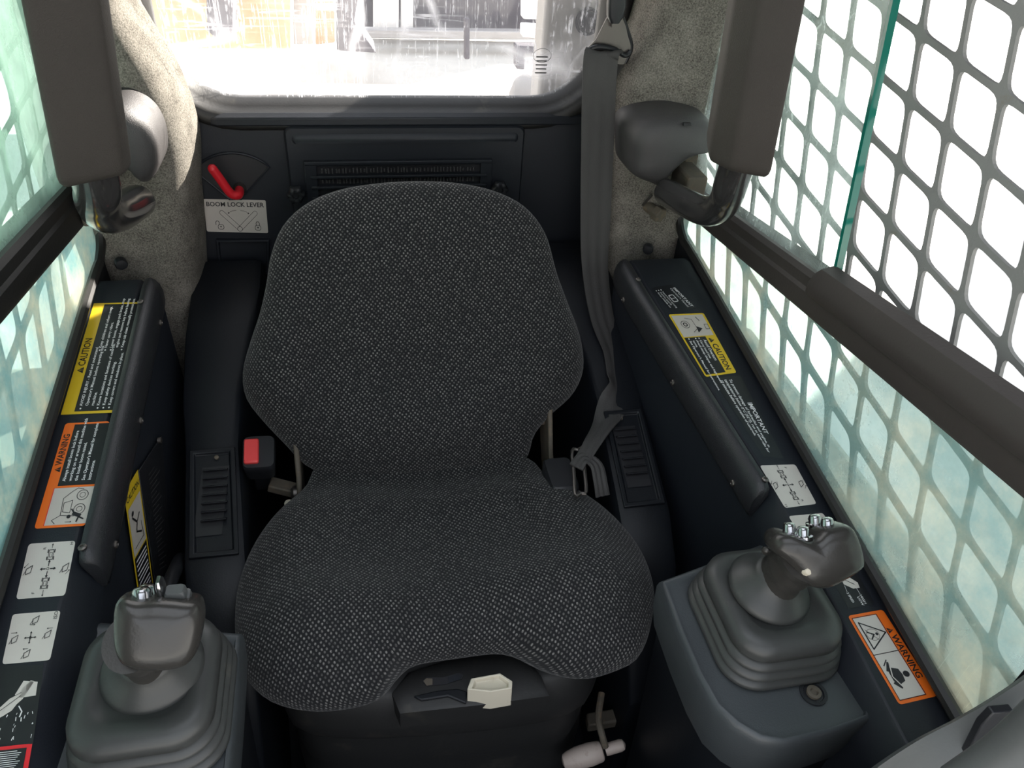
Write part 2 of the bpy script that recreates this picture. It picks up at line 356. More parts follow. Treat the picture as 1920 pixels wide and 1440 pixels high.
# --- side walls
def railR(y): return .743 + (.824 - .743) * (-.158 - y) / (.817 - .158)       # lower edge of right rail
def railRt(y): return .806 + (.875 - .806) * (-.281 - y) / (.784 - .281)
def railL(y): return .768 + (.806 - .768) * (-.20 - y) / .27
def railLt(y): return .826 + (.855 - .826) * (-.214 - y) / .25
for sgn, side in ((1, 'right'), (-1, 'left')):
    rb, rt = (railR, railRt) if sgn > 0 else (railL, railLt)
    # lower wall (below the ledge) + rear upright + header + front post, one shell
    m = MB()
    xo, xi = sgn * .445, sgn * .425
    t = Vector((sgn * .02, 0, 0))
    def pl(P): m.prism([Vector((xi, y, z)) for y, z in P], t)
    pl([(.05, 0), (-1.13, 0), (-1.13, .575), (-.98, .588), (-.10, .690), (.05, .690)])
    pl([(.05, .690), (-.10, .690), (-.10, 1.40), (.05, 1.40)])
    pl([(.05, 1.40), (-1.13, 1.40), (-1.13, 1.47), (.05, 1.47)])
    pl([(-.893, .590), (-1.13, .570), (-1.13, 1.40), (-.893, 1.40)])
    wall = struct('wall_' + side, m, 'navy2', smooth=False)
    # window rail
    m = MB(); R = []
    for y in (-.100, -.3, -.6, -.9, -1.03):
        a, b = rb(y), rt(y)
        R.append([Vector((sgn * x, y, z)) for x, z in ((.446, a), (.424, a), (.414, a + .004), (.411, a + .010), (.411, b - .022), (.414, b - .018), (.414, b - .006), (.418, b), (.424, b), (.424, b - .008), (.432, b - .008), (.446, b))])
    m.loft(R); rail = struct('trim_2' if sgn > 0 else 'trim_3', m, 'rail' if sgn > 0 else 'rubber', ang=30)
    tag(rail, 'dark %s window rail between the upper and lower side panes' % side)
    # rubber seal up the rear edge and round the lower rear corner
    m = MB(); path = [Vector((sgn * .4225, -.10, 1.42)), Vector((sgn * .4225, -.10, 1.0)), Vector((sgn * .4225, -.102, .80)), Vector((sgn * .4225, -.108, .725)), Vector((sgn * .4225, -.14, .697)), Vector((sgn * .4225, -.2, .690)), Vector((sgn * .4225, -.6, zl(-.6) + .012)), Vector((sgn * .4225, -1.02, zl(-1.02) + .012))]
    m.tube(path, .0065, 8, 5); o = struct('trim_4' if sgn > 0 else 'trim_5', m, 'rubber'); tag(o, 'black rubber seal at the rear and foot of the %s side glass' % side)
    # thin bright edge strip under the lower glass
    # lower pane
    m = MB(); m.prism([Vector((sgn * .430, y, z)) for y, z in ((-.10, zl(-.1) + .004), (-1.02, zl(-1.02) + .004), (-1.02, rb(-1.02) + .01), (-.10, rb(-.10) + .01))], (sgn * .004, 0, 0))
    o = struct('window_2' if sgn > 0 else 'window_3', m, 'glass_low_right' if sgn > 0 else 'glass_low_left', smooth=False)
    tag(o, 'dusty lower %s side pane beneath the rail' % side)
# upper panes
m = MB(); ye = lambda z: -.505 + (z - .84) * .22
m.prism([Vector((.424, y, z)) for y, z in ((-.10, railRt(-.1) - .01), (ye(.83), .833), (ye(1.40), 1.40), (-.10, 1.40))], (.005, 0, 0))
o = struct('window_4', m, 'glass_right', smooth=False); tag(o, 'scratched sliding pane of the upper right side window')
m = MB(); m.prism([Vector((.4225, ye(z) + d, z)) for z, d in ((.833, .0), (.833, -.005), (1.40, -.005), (1.40, .0))], (.008, 0, 0)); m.build('pane_edge', 'greenedge', o, smooth=False)['label'] = 'green cut edge of the sliding pane'
m = MB(); m.prism([Vector((-.424, y, z)) for y, z in ((-.10, railLt(-.1) - .01), (-1.02, railLt(-1.02) - .01), (-1.02, 1.40), (-.10, 1.40))], (-.005, 0, 0))
o = struct('window_5', m, 'glass_left', smooth=False); tag(o, 'green tinted upper left side pane')
# sliding frame piece on the right rail
m = MB(); R = []
for y in (-.494, -.502, -.6, -.8, -1.02):
    b = railRt(y); e = .014 if y < -.5 else .006
    R.append([Vector((x, y, z)) for x, z in ((.424, b - .022), (.408, b - .022), (.404, b - .016), (.404, b - .004), (.409, b + e), (.424, b + e + .004))])
m.loft(R); o = struct('trim_6', m, 'rail', ang=35); tag(o, 'raised black track piece on the right window rail')

# --- corner pillars in grey carpet
def pillar(sgn, name, side):
    zs = [(1.47, .345, 0), (1.20, .345, .0), (1.02, .338, .0), (.97, .326, .0), (.93, .308, .0), (.885, .296, 0), (.83, .290, 0), (.76, .300, 0), (.70, .306, .0), (.60, .318, 0), (.54, .320, 0), (.50, .328, 0), (.46, .352, 0), (.43, .385, 0)]
    Z = []; 
    pts = catmull([Vector((x, z, 0)) for z, x, _ in zs], 4)
    R = []
    for p in pts:
        xi, z = p.x, p.y
        yo = -.112 if z > .70 else -.112 - .10 * smoothstep(.70, .62, z) * 0
        xo = .428
        row = []
        n = 14
        for i in range(n + 1):
            t = i / n
            a = t * math.pi / 2
            x = xi + (xo - xi) * (1 - math.cos(a)) ** .9
            y = -.012 + (yo + .012) * math.sin(a) ** .8
            b = .020 * math.sin(math.pi * min(1, t * 1.4)) ** 2
            row.append(Vector((sgn * (x - b * .3), y - b, z)))
        row[0].y = .004
        row.insert(1, Vector((sgn * (xi - .002), -.010, z)))
        R.append(row)
    m = MB(); m.loft(R, False, False)
    o = m.build(name, 'carpet', None, ang=60, solid=.006); o['kind'] = 'structure'; tag(o, 'grey carpeted %s rear corner pillar' % side)
    return o
pL = pillar(-1, 'trim_7', 'left'); pR = pillar(1, 'trim_8', 'right')
for par, (px, py) in ((pR, (1215, 467)), (pL, (227, 494))):
    p = PY(px, py, -.128); m = MB(); d = Vector((-.35 if par is pR else .35, -.9, 0)).normalized()
    m.lathe(p, d, [(.0005, -.004), (.0085, -.004), (.0085, .003), (.007, .0055), (.0005, .006)], 20); m.build('plug', 'black', par)

def sh(sgn, y): return .030 * max(0, min(1.3, (y + .60) / .30)) if sgn > 0 else 0
# --- ledges (label shelves) with side panels
for sgn, side in ((1, 'right'), (-1, 'left')):
    R = []
    for y in (-.160, -.175, -.30, -.45, -.60, -.80, -1.0, -1.12):
        z = zl(y) - (.004 if y > -.165 else 0)
        R.append([Vector((sgn * x, y, zz)) for x, zz in ((.426, z), (.3715 - sh(sgn, y), z), (.367 - sh(sgn, y), z - .004), (.352 - sh(sgn, y), z - .034), (.350 - sh(sgn, y), z - .045), (.345 - sh(sgn, y) * .6, .30), (.340, .002), (.420, .002), (.424, .5))])
    m = MB(); m.loft(R); o = struct('wall_%s_panel' % side, m, 'panel', ang=40, bevel=.0015)
    o.name = 'trim_9' if sgn > 0 else 'trim_10'; tag(o, 'navy plastic %s side panel under the window with its label shelf' % side)
    # bolster roll
    m = MB(); R = []
    ys = [-.168, -.171, -.19, -.25, -.35, -.45, -.55, -.595, -.606, -.609]
    for i, y in enumerate(ys):
        s = (.70, .92, 1, 1, 1, 1, 1, 1, .92, .78)[i]
        xo = .3655
        c = Vector((.350 - sh(sgn, y), 0, zl(y) - .024)); q_ = sh(sgn, y)
        pr = [(xo, 0.000), (xo - .002, .006), (xo - .006, .0075), (.356, .0072), (.350, .004), (.3455, -.003), (.343, -.014), (.343, -.030), (.3445, -.037), (.348, -.041), (.354, -.041), (.358, -.020)]
        R.append([Vector((sgn * (c.x + (x - q_ - c.x) * s), y, c.z + (zl(y) + dz - c.z) * s)) for x, dz in pr])
    m.loft(R)
    roll = m.build('armrest_bolster', 'roll', None, ang=50)
    tag(roll, 'long padded black bolster screwed along the edge of the %s label shelf' % side, 'bolster', 'side bolsters')
    for (yy, kk) in ((-.597, 0), (-.225, 0), (-.57, 1), (-.40, 1), (-.225, 1)):
        if kk == 0: p = Vector((sgn * (.360 - sh(sgn, yy)), yy, zl(yy) + .0075)); d = Vector((sgn * .15, 0, 1))
        else: p = Vector((sgn * (.3430 - sh(sgn, yy)), yy, zl(yy) - .026)); d = Vector((-sgn, 0, .1))
        m = MB(); m.lathe(p, d, [(.0005, .0), (.0042, .0), (.0042, .0012), (.003, .0024), (.0018, .0026), (.0014, .0012), (.0003, .0012)], 16); m.build('screw', 'steel', roll)

# =================================================================== REAR WALL THINGS
def rpoly3(pts, y): return [Vector((x, y, z)) for x, z in pts]
# vent panel
vp = empty('rear_air_vent', (0, 0, .70), 'dark raised rear wall panel with slotted air vent behind the backrest', 'panel')
a, b = PY(530, 238, -.012), PY(985, 250, -.012)
m = MB(); x0, x1, zt, zb = a.x, b.x, a.z, .52
fr = rrect((x0 + x1) / 2, (zt + zb) / 2, x1 - x0, zt - zb, .012, 4)
rings = [rpoly3(fr, 0.0), rpoly3(fr, -.008), rpoly3(rrect((x0 + x1) / 2, (zt + zb) / 2, x1 - x0 - .006, zt - zb - .006, .010, 4), -.012)]
m.loft(rings); m.build('plate', 'navy', vp, ang=50)
m = MB(); m.loft([rpoly3(rrect((x0 + x1) / 2, .814, x1 - x0 - .02, .016, .006, 3), -.011), rpoly3(rrect((x0 + x1) / 2, .812, x1 - x0 - .03, .008, .003, 3), -.0165)]); m.build('ridge', 'navy', vp, ang=50)
vx0, vx1 = -.140, .128
def slotbar(x0, x1, z0, z1, y0, y1): mm = MB(); mm.box(((x0 + x1) / 2, (y0 + y1) / 2, (z0 + z1) / 2), (x1 - x0, abs(y1 - y0), z1 - z0)); return mm
slotbar(vx0 - .008, vx1 + .008, .776, .782, -.012, -.020).build('frame', 'navy', vp, bevel=.0015)
slotbar(vx0 - .008, vx0 + .010, .60, .778, -.012, -.019).build('frame', 'navy', vp, bevel=.0015)
slotbar(vx1 - .010, vx1 + .008, .60, .778, -.012, -.019).build('frame', 'navy', vp, bevel=.0015)
for k in range(8):
    z = .7600 - k * .0165
    slotbar(vx0, vx1, z - .0045, z, -.0121, -.0215).build('louver', 'navy', vp, bevel=.001)
    slotbar(vx0 + .010, vx1 - .008, z + .0005, z + .0115, -.0119, -.0125).build('slot', 'ink', vp, smooth=False)
m = MB(); r_ = random.Random(3)
for k in range(46):
    x = vx0 + .018 + k * .0051 + r_.uniform(-.0012, .0012)
    for z in (.7615, .745): m.box((x, -.0135, z + .004), (.0022, .003, r_.uniform(.004, .009)))
m.build('foam_filter', 'cover', vp, smooth=False, kind='stuff')
for px, py in ((555, 360), (935, 350)):
    p = PY(px, py, -.02); m = MB(); pts = []
    R = []
    for r, h in ((.006, 0), (.006, .008), (.011, .010), (.0125, .013), (.0125, .021), (.010, .024), (.005, .0235), (.004, .020)):
        R.append([p + Vector((math.cos(t) * r * (1 + .10 * math.cos(6 * t) * (r > .009)), -h + .008, math.sin(t) * r * (1 + .10 * math.cos(6 * t) * (r > .009)))) for t in [2 * math.pi * i / 36 for i in range(36)]])
    m.loft(R); o = m.build('retaining_knob', 'black', None, ang=60)
    tag(o, 'black lobed retaining knob at the %s end of the rear air vent' % ('left' if px < 700 else 'right'), 'knob', 'knobs of the vent panel')
# boom lock lever
bl = empty('boom_lock_lever', PY(445, 350, -.01), 'red boom lock lever pivoting in a dark sector above its white label', 'lever')
apex = PY(447, 372, 0); R0 = .072
arc = [(apex.x + R0 * math.cos(math.radians(a)), apex.z + R0 * math.sin(math.radians(a))) for a in range(44, 141, 6)]
sec = [(apex.x + .004, apex.z)] + arc + [(apex.x - .012, apex.z + .0)]
m = MB(); m.loft([rpoly3(sec, -.0005), rpoly3(sec, -.002)]); m.build('sector_recess', 'ink', bl, smooth=False)
m = MB(); m.tube([Vector((x, -.0025, z)) for x, z in sec], .0018, 6, loop=True); m.build('sector_rim', 'navy', bl)
pa, pb, pc = PY(398, 316, -.040), PY(432, 362, -.034), PY(447, 358, -.018)
m = MB(); m.tube([pa, pa.lerp(pb, .5), pb, PY(446, 366, -.030), PY(449, 358, -.018), PY(447, 352, -.003)], .0066, 16, 6); m.build('grip', 'red', bl)
m = MB(); m.lathe(pa, (pa - pb), [(.0066, 0), (.0055, .0035), (.003, .0055), (.0003, .006)], 16); m.build('grip_tip', 'red', bl)
m = MB(); m.lathe(PY(450, 352, -.002), (0, -1, 0), [(.009, 0), (.009, .010), (.007, .014), (.0003, .014)], 6 * 3); m.build('pivot_boss', 'steel', bl)
# recess tray
m = MB(); q = [PY(px, py, -.004) for px, py in ((405, 449), (505, 449), (505, 514), (412, 514))]
cc = sum(q, Vector()) / 4
ins = [cc + (p - cc) * .90 for p in q]; deep = [p + Vector((0, .012, 0)) * 0 for p in ins]
rings = [[Vector((p.x, 0, p.z)) for p in q], [Vector((p.x, -.008, p.z)) for p in q], [Vector((p.x, -.008, p.z)) for p in ins], [Vector((p.x, -.001, p.z)) for p in ins]]
m.loft(rings); o = m.build('blank_plate', 'navy', None, bevel=.001, ang=30); tag(o, 'empty square dark blanking plate below the boom lock label', 'plate')

# =================================================================== DECALS
def text_pts(s, bold=False, res=2):
    cu = bpy.data.curves.new('t', 'FONT'); cu.body = s; cu.size = 1; cu.resolution_u = res
    if bold: cu.offset = .018
    ob = bpy.data.objects.new('t', cu); COL.objects.link(ob)
    dg = bpy.context.evaluated_depsgraph_get(); me = bpy.data.meshes.new_from_object(ob.evaluated_get(dg))
    vs = [(v.co.x, v.co.y) for v in me.vertices]; fs = [tuple(p.vertices) for p in me.polygons]
    bpy.data.objects.remove(ob); bpy.data.meshes.remove(me); bpy.data.curves.remove(cu)
    return vs, fs
class Decal:
    """q: TL,TR,BR,BL points in reading orientation; W,H local units"""
    def __init__(s, name, q, W, H, nrm, label, cat='sticker', group=None):
        s.q = [Vector(p) for p in q]; s.W, s.H = W, H; s.n = Vector(nrm).normalized(); s.layers = {}; s.lv = 0
        c = sum(s.q, Vector()) / 4
        s.root = empty(name, c, label, cat, group)
    def P(s, x, y, lift):
        u, v = x / s.W, y / s.H; q = s.q   # v=0 bottom, 1 top
        return q[3] * (1 - u) * (1 - v) + q[2] * u * (1 - v) + q[1] * u * v + q[0] * (1 - u) * v + s.n * lift
    def lay(s, nm, mat, lv):
        k = (nm, mat, lv)
        if k not in s.layers: s.layers[k] = MB()
        return s.layers[k]
    def poly(s, pts, mat, lv=1, nm='panel'):
        m = s.lay(nm, mat, lv); z = .0003 + lv * .00025
        n = len(pts); m.add([s.P(x, y, z) for x, y in pts], [tuple(range(n))])
    def rect(s, x0, y0, x1, y1, mat, lv=1, nm='panel', r=0):
        if r: s.poly(rrect((x0 + x1) / 2, (y0 + y1) / 2, x1 - x0, y1 - y0, r, 3), mat, lv, nm)
        else: s.poly([(x0, y0), (x1, y0), (x1, y1), (x0, y1)], mat, lv, nm)
    def text(s, t, x, y, h, mat='ink', lv=2, bold=False, rot=0, sx=1, nm='lettering', fit=None):
        vs, fs = text_pts(t, bold); m = s.lay(nm, mat, lv); z = .0003 + lv * .00025
        if not vs: return
        w = max(v[0] for v in vs); k = h / .70; kx = k * sx
        if fit: kx = fit / w
        ca, sa = math.cos(math.radians(rot)), math.sin(math.radians(rot))
        m.add([s.P(x + vx * kx * ca - vy * k * sa, y + vx * kx * sa + vy * k * ca, z) for vx, vy in vs], fs)
    def line(s, pts, w, mat='ink', lv=2, nm='drawing', closed=False):
        m = s.lay(nm, mat, lv); z = .0003 + lv * .00025
        P = pts + [pts[0]] if closed else pts
        for (a, b) in zip(P, P[1:]):
            a = Vector(a); b = Vector(b); d = (b - a)
            if d.length < 1e-6: continue
            d.normalize(); p = Vector((-d.y, d.x)) * w / 2; e = d * w * .3
            m.add([s.P(*(a - e + p), z), s.P(*(b + e + p), z), s.P(*(b + e - p), z), s.P(*(a - e - p), z)], [(0, 1, 2, 3)])
    def circ(s, x, y, r, w=None, mat='ink', lv=2, nm='drawing', n=16):
        P = [(x + r * math.cos(2 * math.pi * i / n), y + r * math.sin(2 * math.pi * i / n)) for i in range(n)]
        if w: s.line(P, w, mat, lv, nm, True)
        else: s.poly(P, mat, lv, nm)
    def arrow(s, x0, y0, x1, y1, w, hd, mat='ink', lv=2):
        s.line([(x0, y0), (x1, y1)], w, mat, lv); d = Vector((x1 - x0, y1 - y0)).normalized(); p = Vector((-d.y, d.x))
        s.poly([(x1 + d.x * hd, y1 + d.y * hd), (x1 + p.x * hd * .6, y1 + p.y * hd * .6), (x1 - p.x * hd * .6, y1 - p.y * hd * .6)], mat, lv, 'drawing')
    def alert(s, x, y, h, tri='ink', ex='orange', lv=2):
        s.poly([(x, y), (x + h * 1.1, y), (x + h * .55, y + h)], tri, lv, 'alert_symbol'); s.rect(x + h * .5, y + h * .3, x + h * .6, y + h * .72, ex, lv + 1, 'alert_symbol_mark'); s.rect(x + h * .5, y + h * .1, x + h * .6, y + h * .2, ex, lv + 1, 'alert_symbol_mark')
    def done(s):
        for (nm, mat, lv), m in s.layers.items():
            o = MB.build(m, nm, mat, s.root, smooth=False)
            if nm in ('lettering', 'scuff'): o['kind'] = 'stuff'
def LQ(*px): return [PP(x, y, *LP) for x, y in px]
LN = (0, -.127, 1)
def bucket(d, x, y, s, flip=1, ang=0):
    P = [(-1, .7), (.2, .8), (1, -.7), (-.6, -.5)]
    ca, sa = math.cos(math.radians(ang)), math.sin(math.radians(ang))
    d.line([(x + s * (a * flip * ca - b * sa), y + s * (a * flip * sa + b * ca)) for a, b in P], s * .16, closed=True)
    d.line([(x + s * (.0 * flip), y + s * .7), (x - s * 1.1 * flip, y + s * 1.3)], s * .14)
def machine(d, x, y, s):
    d.line([(x - s, y - s * .55), (x + s, y - s * .55), (x + s, y + s * .55), (x - s, y + s * .55)], s * .12, closed=True)
    for a in (-.75, .75):
        for b in (-.75, .75): d.line([(x + s * (a - .3), y + s * b * 1.05), (x + s * (a + .3), y + s * b * 1.05)], s * .22)
    d.line([(x - s * .5, y - s * .3), (x + s * .4, y - s * .3), (x + s * .4, y + s * .3), (x - s * .5, y + s * .3)], s * .1, closed=True)
def para(d, lines, x, y, h, lh, wmax=None, mat='textwhite', bullet=True):
    for t in lines:
        if bullet and not t.startswith(' '): d.circ(x - h * .9, y + h * .4, h * .32, None, mat, 2, 'lettering', 8)
        d.text(t.strip(), x, y, h, mat, 2, True); y -= lh
# 1. boom lock label
q = [PY(x, y, -.001) for x, y in ((381, 373), (498, 375), (503, 437), (388, 434))]
d = Decal('boom_lock_label', q, 118, 62, (0, -1, 0), 'silver label reading BOOM LOCK LEVER with lever drawing below the red lever', 'sign')
d.rect(0, 0, 118, 62, 'silver', 0, 'plate', 3)
d.text('BOOM LOCK LEVER', 4, 49, 8.2, 'ink', 1, True, fit=110)
for sg in (-1, 1):
    c = (64, 7); dx_, dy_ = sg * .72, .69; a = (c[0], c[1]); L_ = 44; wv = 4.2
    px_, py_ = -dy_ * wv, dx_ * wv
    o1 = [(a[0] + px_, a[1] + py_), (a[0] + dx_ * L_ + px_, a[1] + dy_ * L_ + py_)]
    o2 = [(a[0] - px_, a[1] - py_), (a[0] + dx_ * L_ - px_, a[1] + dy_ * L_ - py_)]
    cap = [(a[0] + dx_ * L_ + math.cos(t) * wv * dx_ - math.sin(t) * px_ * -1, a[1] + dy_ * L_ + math.cos(t) * wv * dy_ + math.sin(t) * py_) for t in [math.pi / 2 * k / 4 for k in range(-4, 5)]]
    d.line([o1[0], o1[1]] + cap[::-1] + [o2[1], o2[0]], .7)
    d.line([(64 + sg * (4 + 3 * k), 42 - .35 * k * k * .5) for k in range(5)], .6); d.arrow(64 + sg * 15, 39.5, 64 + sg * 18, 37.5, .5, 3)
d.circ(64, 7, 4.6, .8)
for x, op in ((28, 1), (99, 0)):
    d.line(rrect(x, 10, 11, 9, 3, 2), .9, closed=True); d.circ(x, 10.5, 1.4)
    ox = -6 if op else 0
    d.line([(x - 3.2 + ox, 14 + op * 0), (x - 3.2 + ox, 19), (x - 1.5 + ox, 21.5), (x + 1.5 + ox, 21.5), (x + 3.2 + ox, 19), (x + 3.2 + ox, 15)], 1.0)
d.done()
# 2. left CAUTION
d = Decal('caution_sticker', LQ((114, 778), (176, 569), (262, 567), (212, 774)), 200, 78, LN, 'long black and yellow CAUTION sticker of safety rules on the left shelf beside the glass')
d.rect(0, 0, 200, 78, 'yellow', 0, 'border'); d.rect(4, -2, 197, 59, 'decalblack', 1, 'text_field')
d.alert(67, 63, 10, 'ink', 'yellow', 1); d.text('CAUTION', 80, 63, 11, 'ink', 1, True, fit=50)
para(d, ['AVOID INJURY - Read and understand', " Operator's Manual before operating this", ' machine.', 'Know locations and functions of controls.', 'Keep safety devices working.', 'Keep covers and windows in place.'], 12, 49, 4.4, 8.6)
para(d, ['Keep children and others away.', 'Never carry riders.', 'Lower boom, engage park brake, stop', ' engine and remove key before leaving.', 'Keep cab clean, manually protect you.'], 111, 44, 4.4, 8.8)
d.done()
# 3. left WARNING boom lock
d = Decal('warning_sticker', LQ((64, 992), (123, 794), (206, 790), (160, 986)), 200, 80, LN, 'orange bordered WARNING sticker about the boom lock with loader drawing on the left shelf')
d.rect(0, 0, 200, 80, 'orange', 0, 'border', 5); d.rect(4, -2, 70, 66, 'silver', 1, 'picture_field'); d.rect(74, -2, 196, 62, 'decalblack', 1, 'text_field')
d.line([(72, -1), (72, 63)], 3, 'orange', 1, 'border'); d.line([(4, 66), (70, 66)], 1.2, 'labelred')
d.alert(100, 65, 10, 'ink', 'orange', 1); d.text('WARNING', 114, 65.5, 11, 'ink', 1, True, fit=62)
para(d, ['Always install boom lock before', ' working on or around this machine with', ' the loader boom raised.'], 82, 51, 5.4, 10, bullet=False)
para(d, ["See Operator's Manual for complete", ' instructions.'], 82, 19, 5.4, 10, bullet=False)
for x, y, r in ((30, 16, 9), (55, 16, 9)): d.circ(x, y, r, 1.1); d.circ(x, y, r * .5, .8)
d.line([(18, 22), (20, 44), (50, 46), (62, 34), (68, 26), (66, 16)], 1); d.line([(24, 30), (26, 42), (42, 43), (46, 30)], .9, closed=True); d.line([(20, 44), (12, 56), (6, 50)], 1)
d.poly([(14, 12), (20, 26), (26, 24), (20, 10)], 'ink', 3, 'figure'); d.circ(17, 30, 3.2, None, 'ink', 3, 'figure'); d.line([(12, 6), (16, 14), (8, 16)], 2.4, 'ink', 3, 'figure'); d.line([(22, 22), (30, 28)], 2.2, 'ink', 3, 'figure'); d.arrow(8, 34, 8, 26, .8, 2.5)
d.done()
# 4. left pattern labels
def pattern(name, q, label, iso, corner=None):
    d = Decal(name, q, 100, 100, LN, label, 'sticker')
    d.rect(0, 0, 100, 100, 'white', 0, 'plate', 6)
    cx, cy = (50, 47) if not iso else (48, 52)
    for a, b in ((1, 0), (-1, 0), (0, 1), (0, -1)):
        if iso: d.line([(cx, cy), (cx + a * 10, cy + b * 10)], 1.6); d.arrow(cx + a * 5, cy + b * 5, cx + a * 9, cy + b * 9, 1, 4)
        else: d.arrow(cx + a * 5, cy + b * 5, cx + a * 12, cy + b * 12, 1.8, 5)
    d.circ(cx, cy, 2.4, .9)
    if iso:
        bucket(d, 16, 52, 8); bucket(d, 84, 48, 8); bucket(d, 47, 84, 8); bucket(d, 52, 16, 8)
        d.arrow(26, 52, 26, 60, .9, 3); d.arrow(74, 58, 74, 50, .9, 3); d.arrow(60, 94, 60, 84, .9, 3); d.arrow(64, 8, 64, 18, .9, 3)
        d.text('ISO', 82, 4, 8, 'ink', 2, False)
    else:
        machine(d, 24, 47, 9); machine(d, 76, 47, 9); bucket(d, 50, 86, 8); bucket(d, 50, 10, 8)
        d.arrow(12, 47, 4, 47, 1, 3.5); d.arrow(88, 47, 94, 47, 1, 3.5); d.arrow(62, 90, 56, 96, .8, 3); d.arrow(38, 8, 44, 2, .8, 3)
        d.text('F', 6, 64, 6); d.text('R', 86, 60, 6)
        d.text('H', 92, 4, 6)
    d.done()
pattern('control_pattern_sticker', LQ((30, 1124), (54, 1020), (142, 1014), (122, 1117)), 'pale sticker of travel arrows beside the bolster end on the left shelf', False)
pattern('control_pattern_sticker', LQ((4, 1246), (24, 1152), (114, 1145), (94, 1238)), 'pale sticker marked ISO below the travel arrow sticker on the left shelf', True)
# 5. left lower: blade-like white drawing and red framed label
d = Decal('boom_diagram_sticker', LQ((-70, 1400), (-25, 1248), (82, 1248), (62, 1395)), 150, 100, LN, 'worn black sticker with a white boom drawing at the foot of the left shelf')
d.rect(0, 0, 150, 100, 'decalblack', 0, 'plate')
d.poly([(118, 12), (120, 18), (90, 40), (86, 46), (70, 58), (50, 78), (40, 70), (52, 52), (62, 40), (74, 34), (84, 26)], 'white', 1, 'drawing')
d.poly([(90, 6), (117, 6), (119, 30), (92, 40), (86, 30)], 'white', 1, 'drawing')
d.line([(60, 60), (78, 42), (90, 30)], 1.0, 'ink', 2, 'detail_line'); d.line([(66, 66), (84, 48), (96, 30)], .8, 'ink', 2, 'detail_line')
d.line([(70, 30), (60, 24), (50, 26)], 2, 'textwhite', 1, 'scuff'); rr = random.Random(5)
for k in range(34):
    x, y = rr.uniform(4, 60), rr.uniform(4, 96); L_ = rr.uniform(1, 7); d.line([(x, y), (x + L_, y + rr.uniform(-1, 1))], rr.uniform(.6, 1.6), 'textwhite', 1, 'scuff')
d.rect(128, 55, 146, 90, 'decalblack', 1, 'plate')

d.done()
d = Decal('danger_sticker', LQ((-60, 1530), (-30, 1404), (61, 1394), (40, 1515)), 150, 100, LN, 'red framed black sticker at the bottom left corner of the left shelf')
d.rect(0, 0, 150, 100, 'labelred', 0, 'border'); d.rect(6, 10, 141, 100, 'decalblack', 1, 'text_field')
for k in range(14): d.line([(70 + k * 5, 20 + (k * 7 % 4) * 3), (70 + k * 5, 88)], 1.6, 'textwhite', 2, 'scuff')
d.done()
# 6. sticker on the left side panel
q = [PX(x, y, -.3465) for x, y in ((232, 925), (258, 880), (287, 1095), (262, 1140))]
d = Decal('caution_sticker', [q[0], q[1], q[2], q[3]], 40, 150, (1, 0, 0), 'narrow yellow edged CAUTION sticker on the left side panel above the joystick')
d.rect(0, 0, 40, 150, 'yellow', 0, 'border'); d.rect(3, 3, 37, 62, 'decalblack', 1, 'text_field'); d.rect(3, 64, 37, 125, 'silver', 1, 'picture_field')
d.text('CAUTION', 3, 133, 7, 'ink', 1, True, fit=34)
for k in range(9): d.line([(6, 56 - k * 6), (33, 56 - k * 6 + (k % 3))], 2, 'textwhite', 2, 'lettering')
d.line([(10, 110), (20, 98), (16, 88), (28, 80)], 2.2); d.line([(20, 98), (28, 104)], 2); d.circ(12, 114, 3); d.line([(8, 72), (32, 72), (30, 92)], 1)
d.done()
m = MB(); q = [PX(x, y, -.3465) for x, y in ((258, 884), (302, 816), (322, 1082), (290, 1098))]
m.prism(q, (.0015, 0, 0)); o = m.build('hinged_cover_plate', 'black', None, bevel=.0005); tag(o, 'black plate of worn small print beside the narrow sticker on the left side panel', 'plate')
m = MB(); a_, b_, c_, d_ = q
for k in range(22):
    v0 = .12 + .80 * k / 22; p0 = a_.lerp(d_, v0).lerp(b_.lerp(c_, v0), .3); p1 = a_.lerp(d_, v0).lerp(b_.lerp(c_, v0), .3 + .5 * ((k * 7 % 5) / 5 * .5 + .5)); e_ = Vector((.0018, 0, 0)); h_ = (d_ - a_).normalized() * .0016
    m.add([p0 + e_, p1 + e_, p1 + e_ + h_, p0 + e_ + h_], [(0, 1, 2, 3)])
m.build('print_lines', 'cover', o, smooth=False, kind='stuff')
m = MB(); m.lathe(PX(296, 826, -.345), (1, 0, 0), [(.004, 0), (.004, .004), (.0025, .005), (.0003, .005)], 12); m.build('screw', 'steel', o)
# 7. right side labels
d = Decal('important_sticker', LQ((1262, 533), (1306, 577), (1264, 590), (1222, 540)), 60, 60, LN, 'small black IMPORTANT sticker with manual symbol at the rear of the right shelf')
d.rect(0, 0, 60, 60, 'decalblack', 0, 'plate'); d.text('IMPORTANT', 8, 50, 6.5, 'textwhite', 1, True, fit=48); d.text("Operator's Manual", 8, 42, 5, 'textwhite', 1, fit=46)
d.line(rrect(30, 29, 15, 12, 2, 2), 1.5, 'textwhite', 1, closed=True); d.line([(30, 24), (30, 34)], 1, 'textwhite', 1)
for k in range(3): d.circ(8, 17.5 - k * 6.5, 1.2, None, 'textwhite', 1, 'lettering', 8); d.text(('Inspect before operating', 'Replace guards', 'Keep shields on')[k], 12, 16 - k * 6.5, 4.2, 'textwhite', 1, fit=(38, 30, 34)[k])
d.done()
d = Decal('caution_sticker', LQ((1319, 587), (1381, 699), (1323, 707), (1253, 590)), 150, 80, LN, 'yellow bordered CAUTION sticker reading Avoid Overturn on the right shelf')
d.rect(0, 0, 150, 80, 'yellow', 0, 'border', 4); d.rect(4, 4, 58, 75, 'silver', 1, 'picture_field'); d.rect(60, 4, 146, 54, 'decalblack', 1, 'text_field')
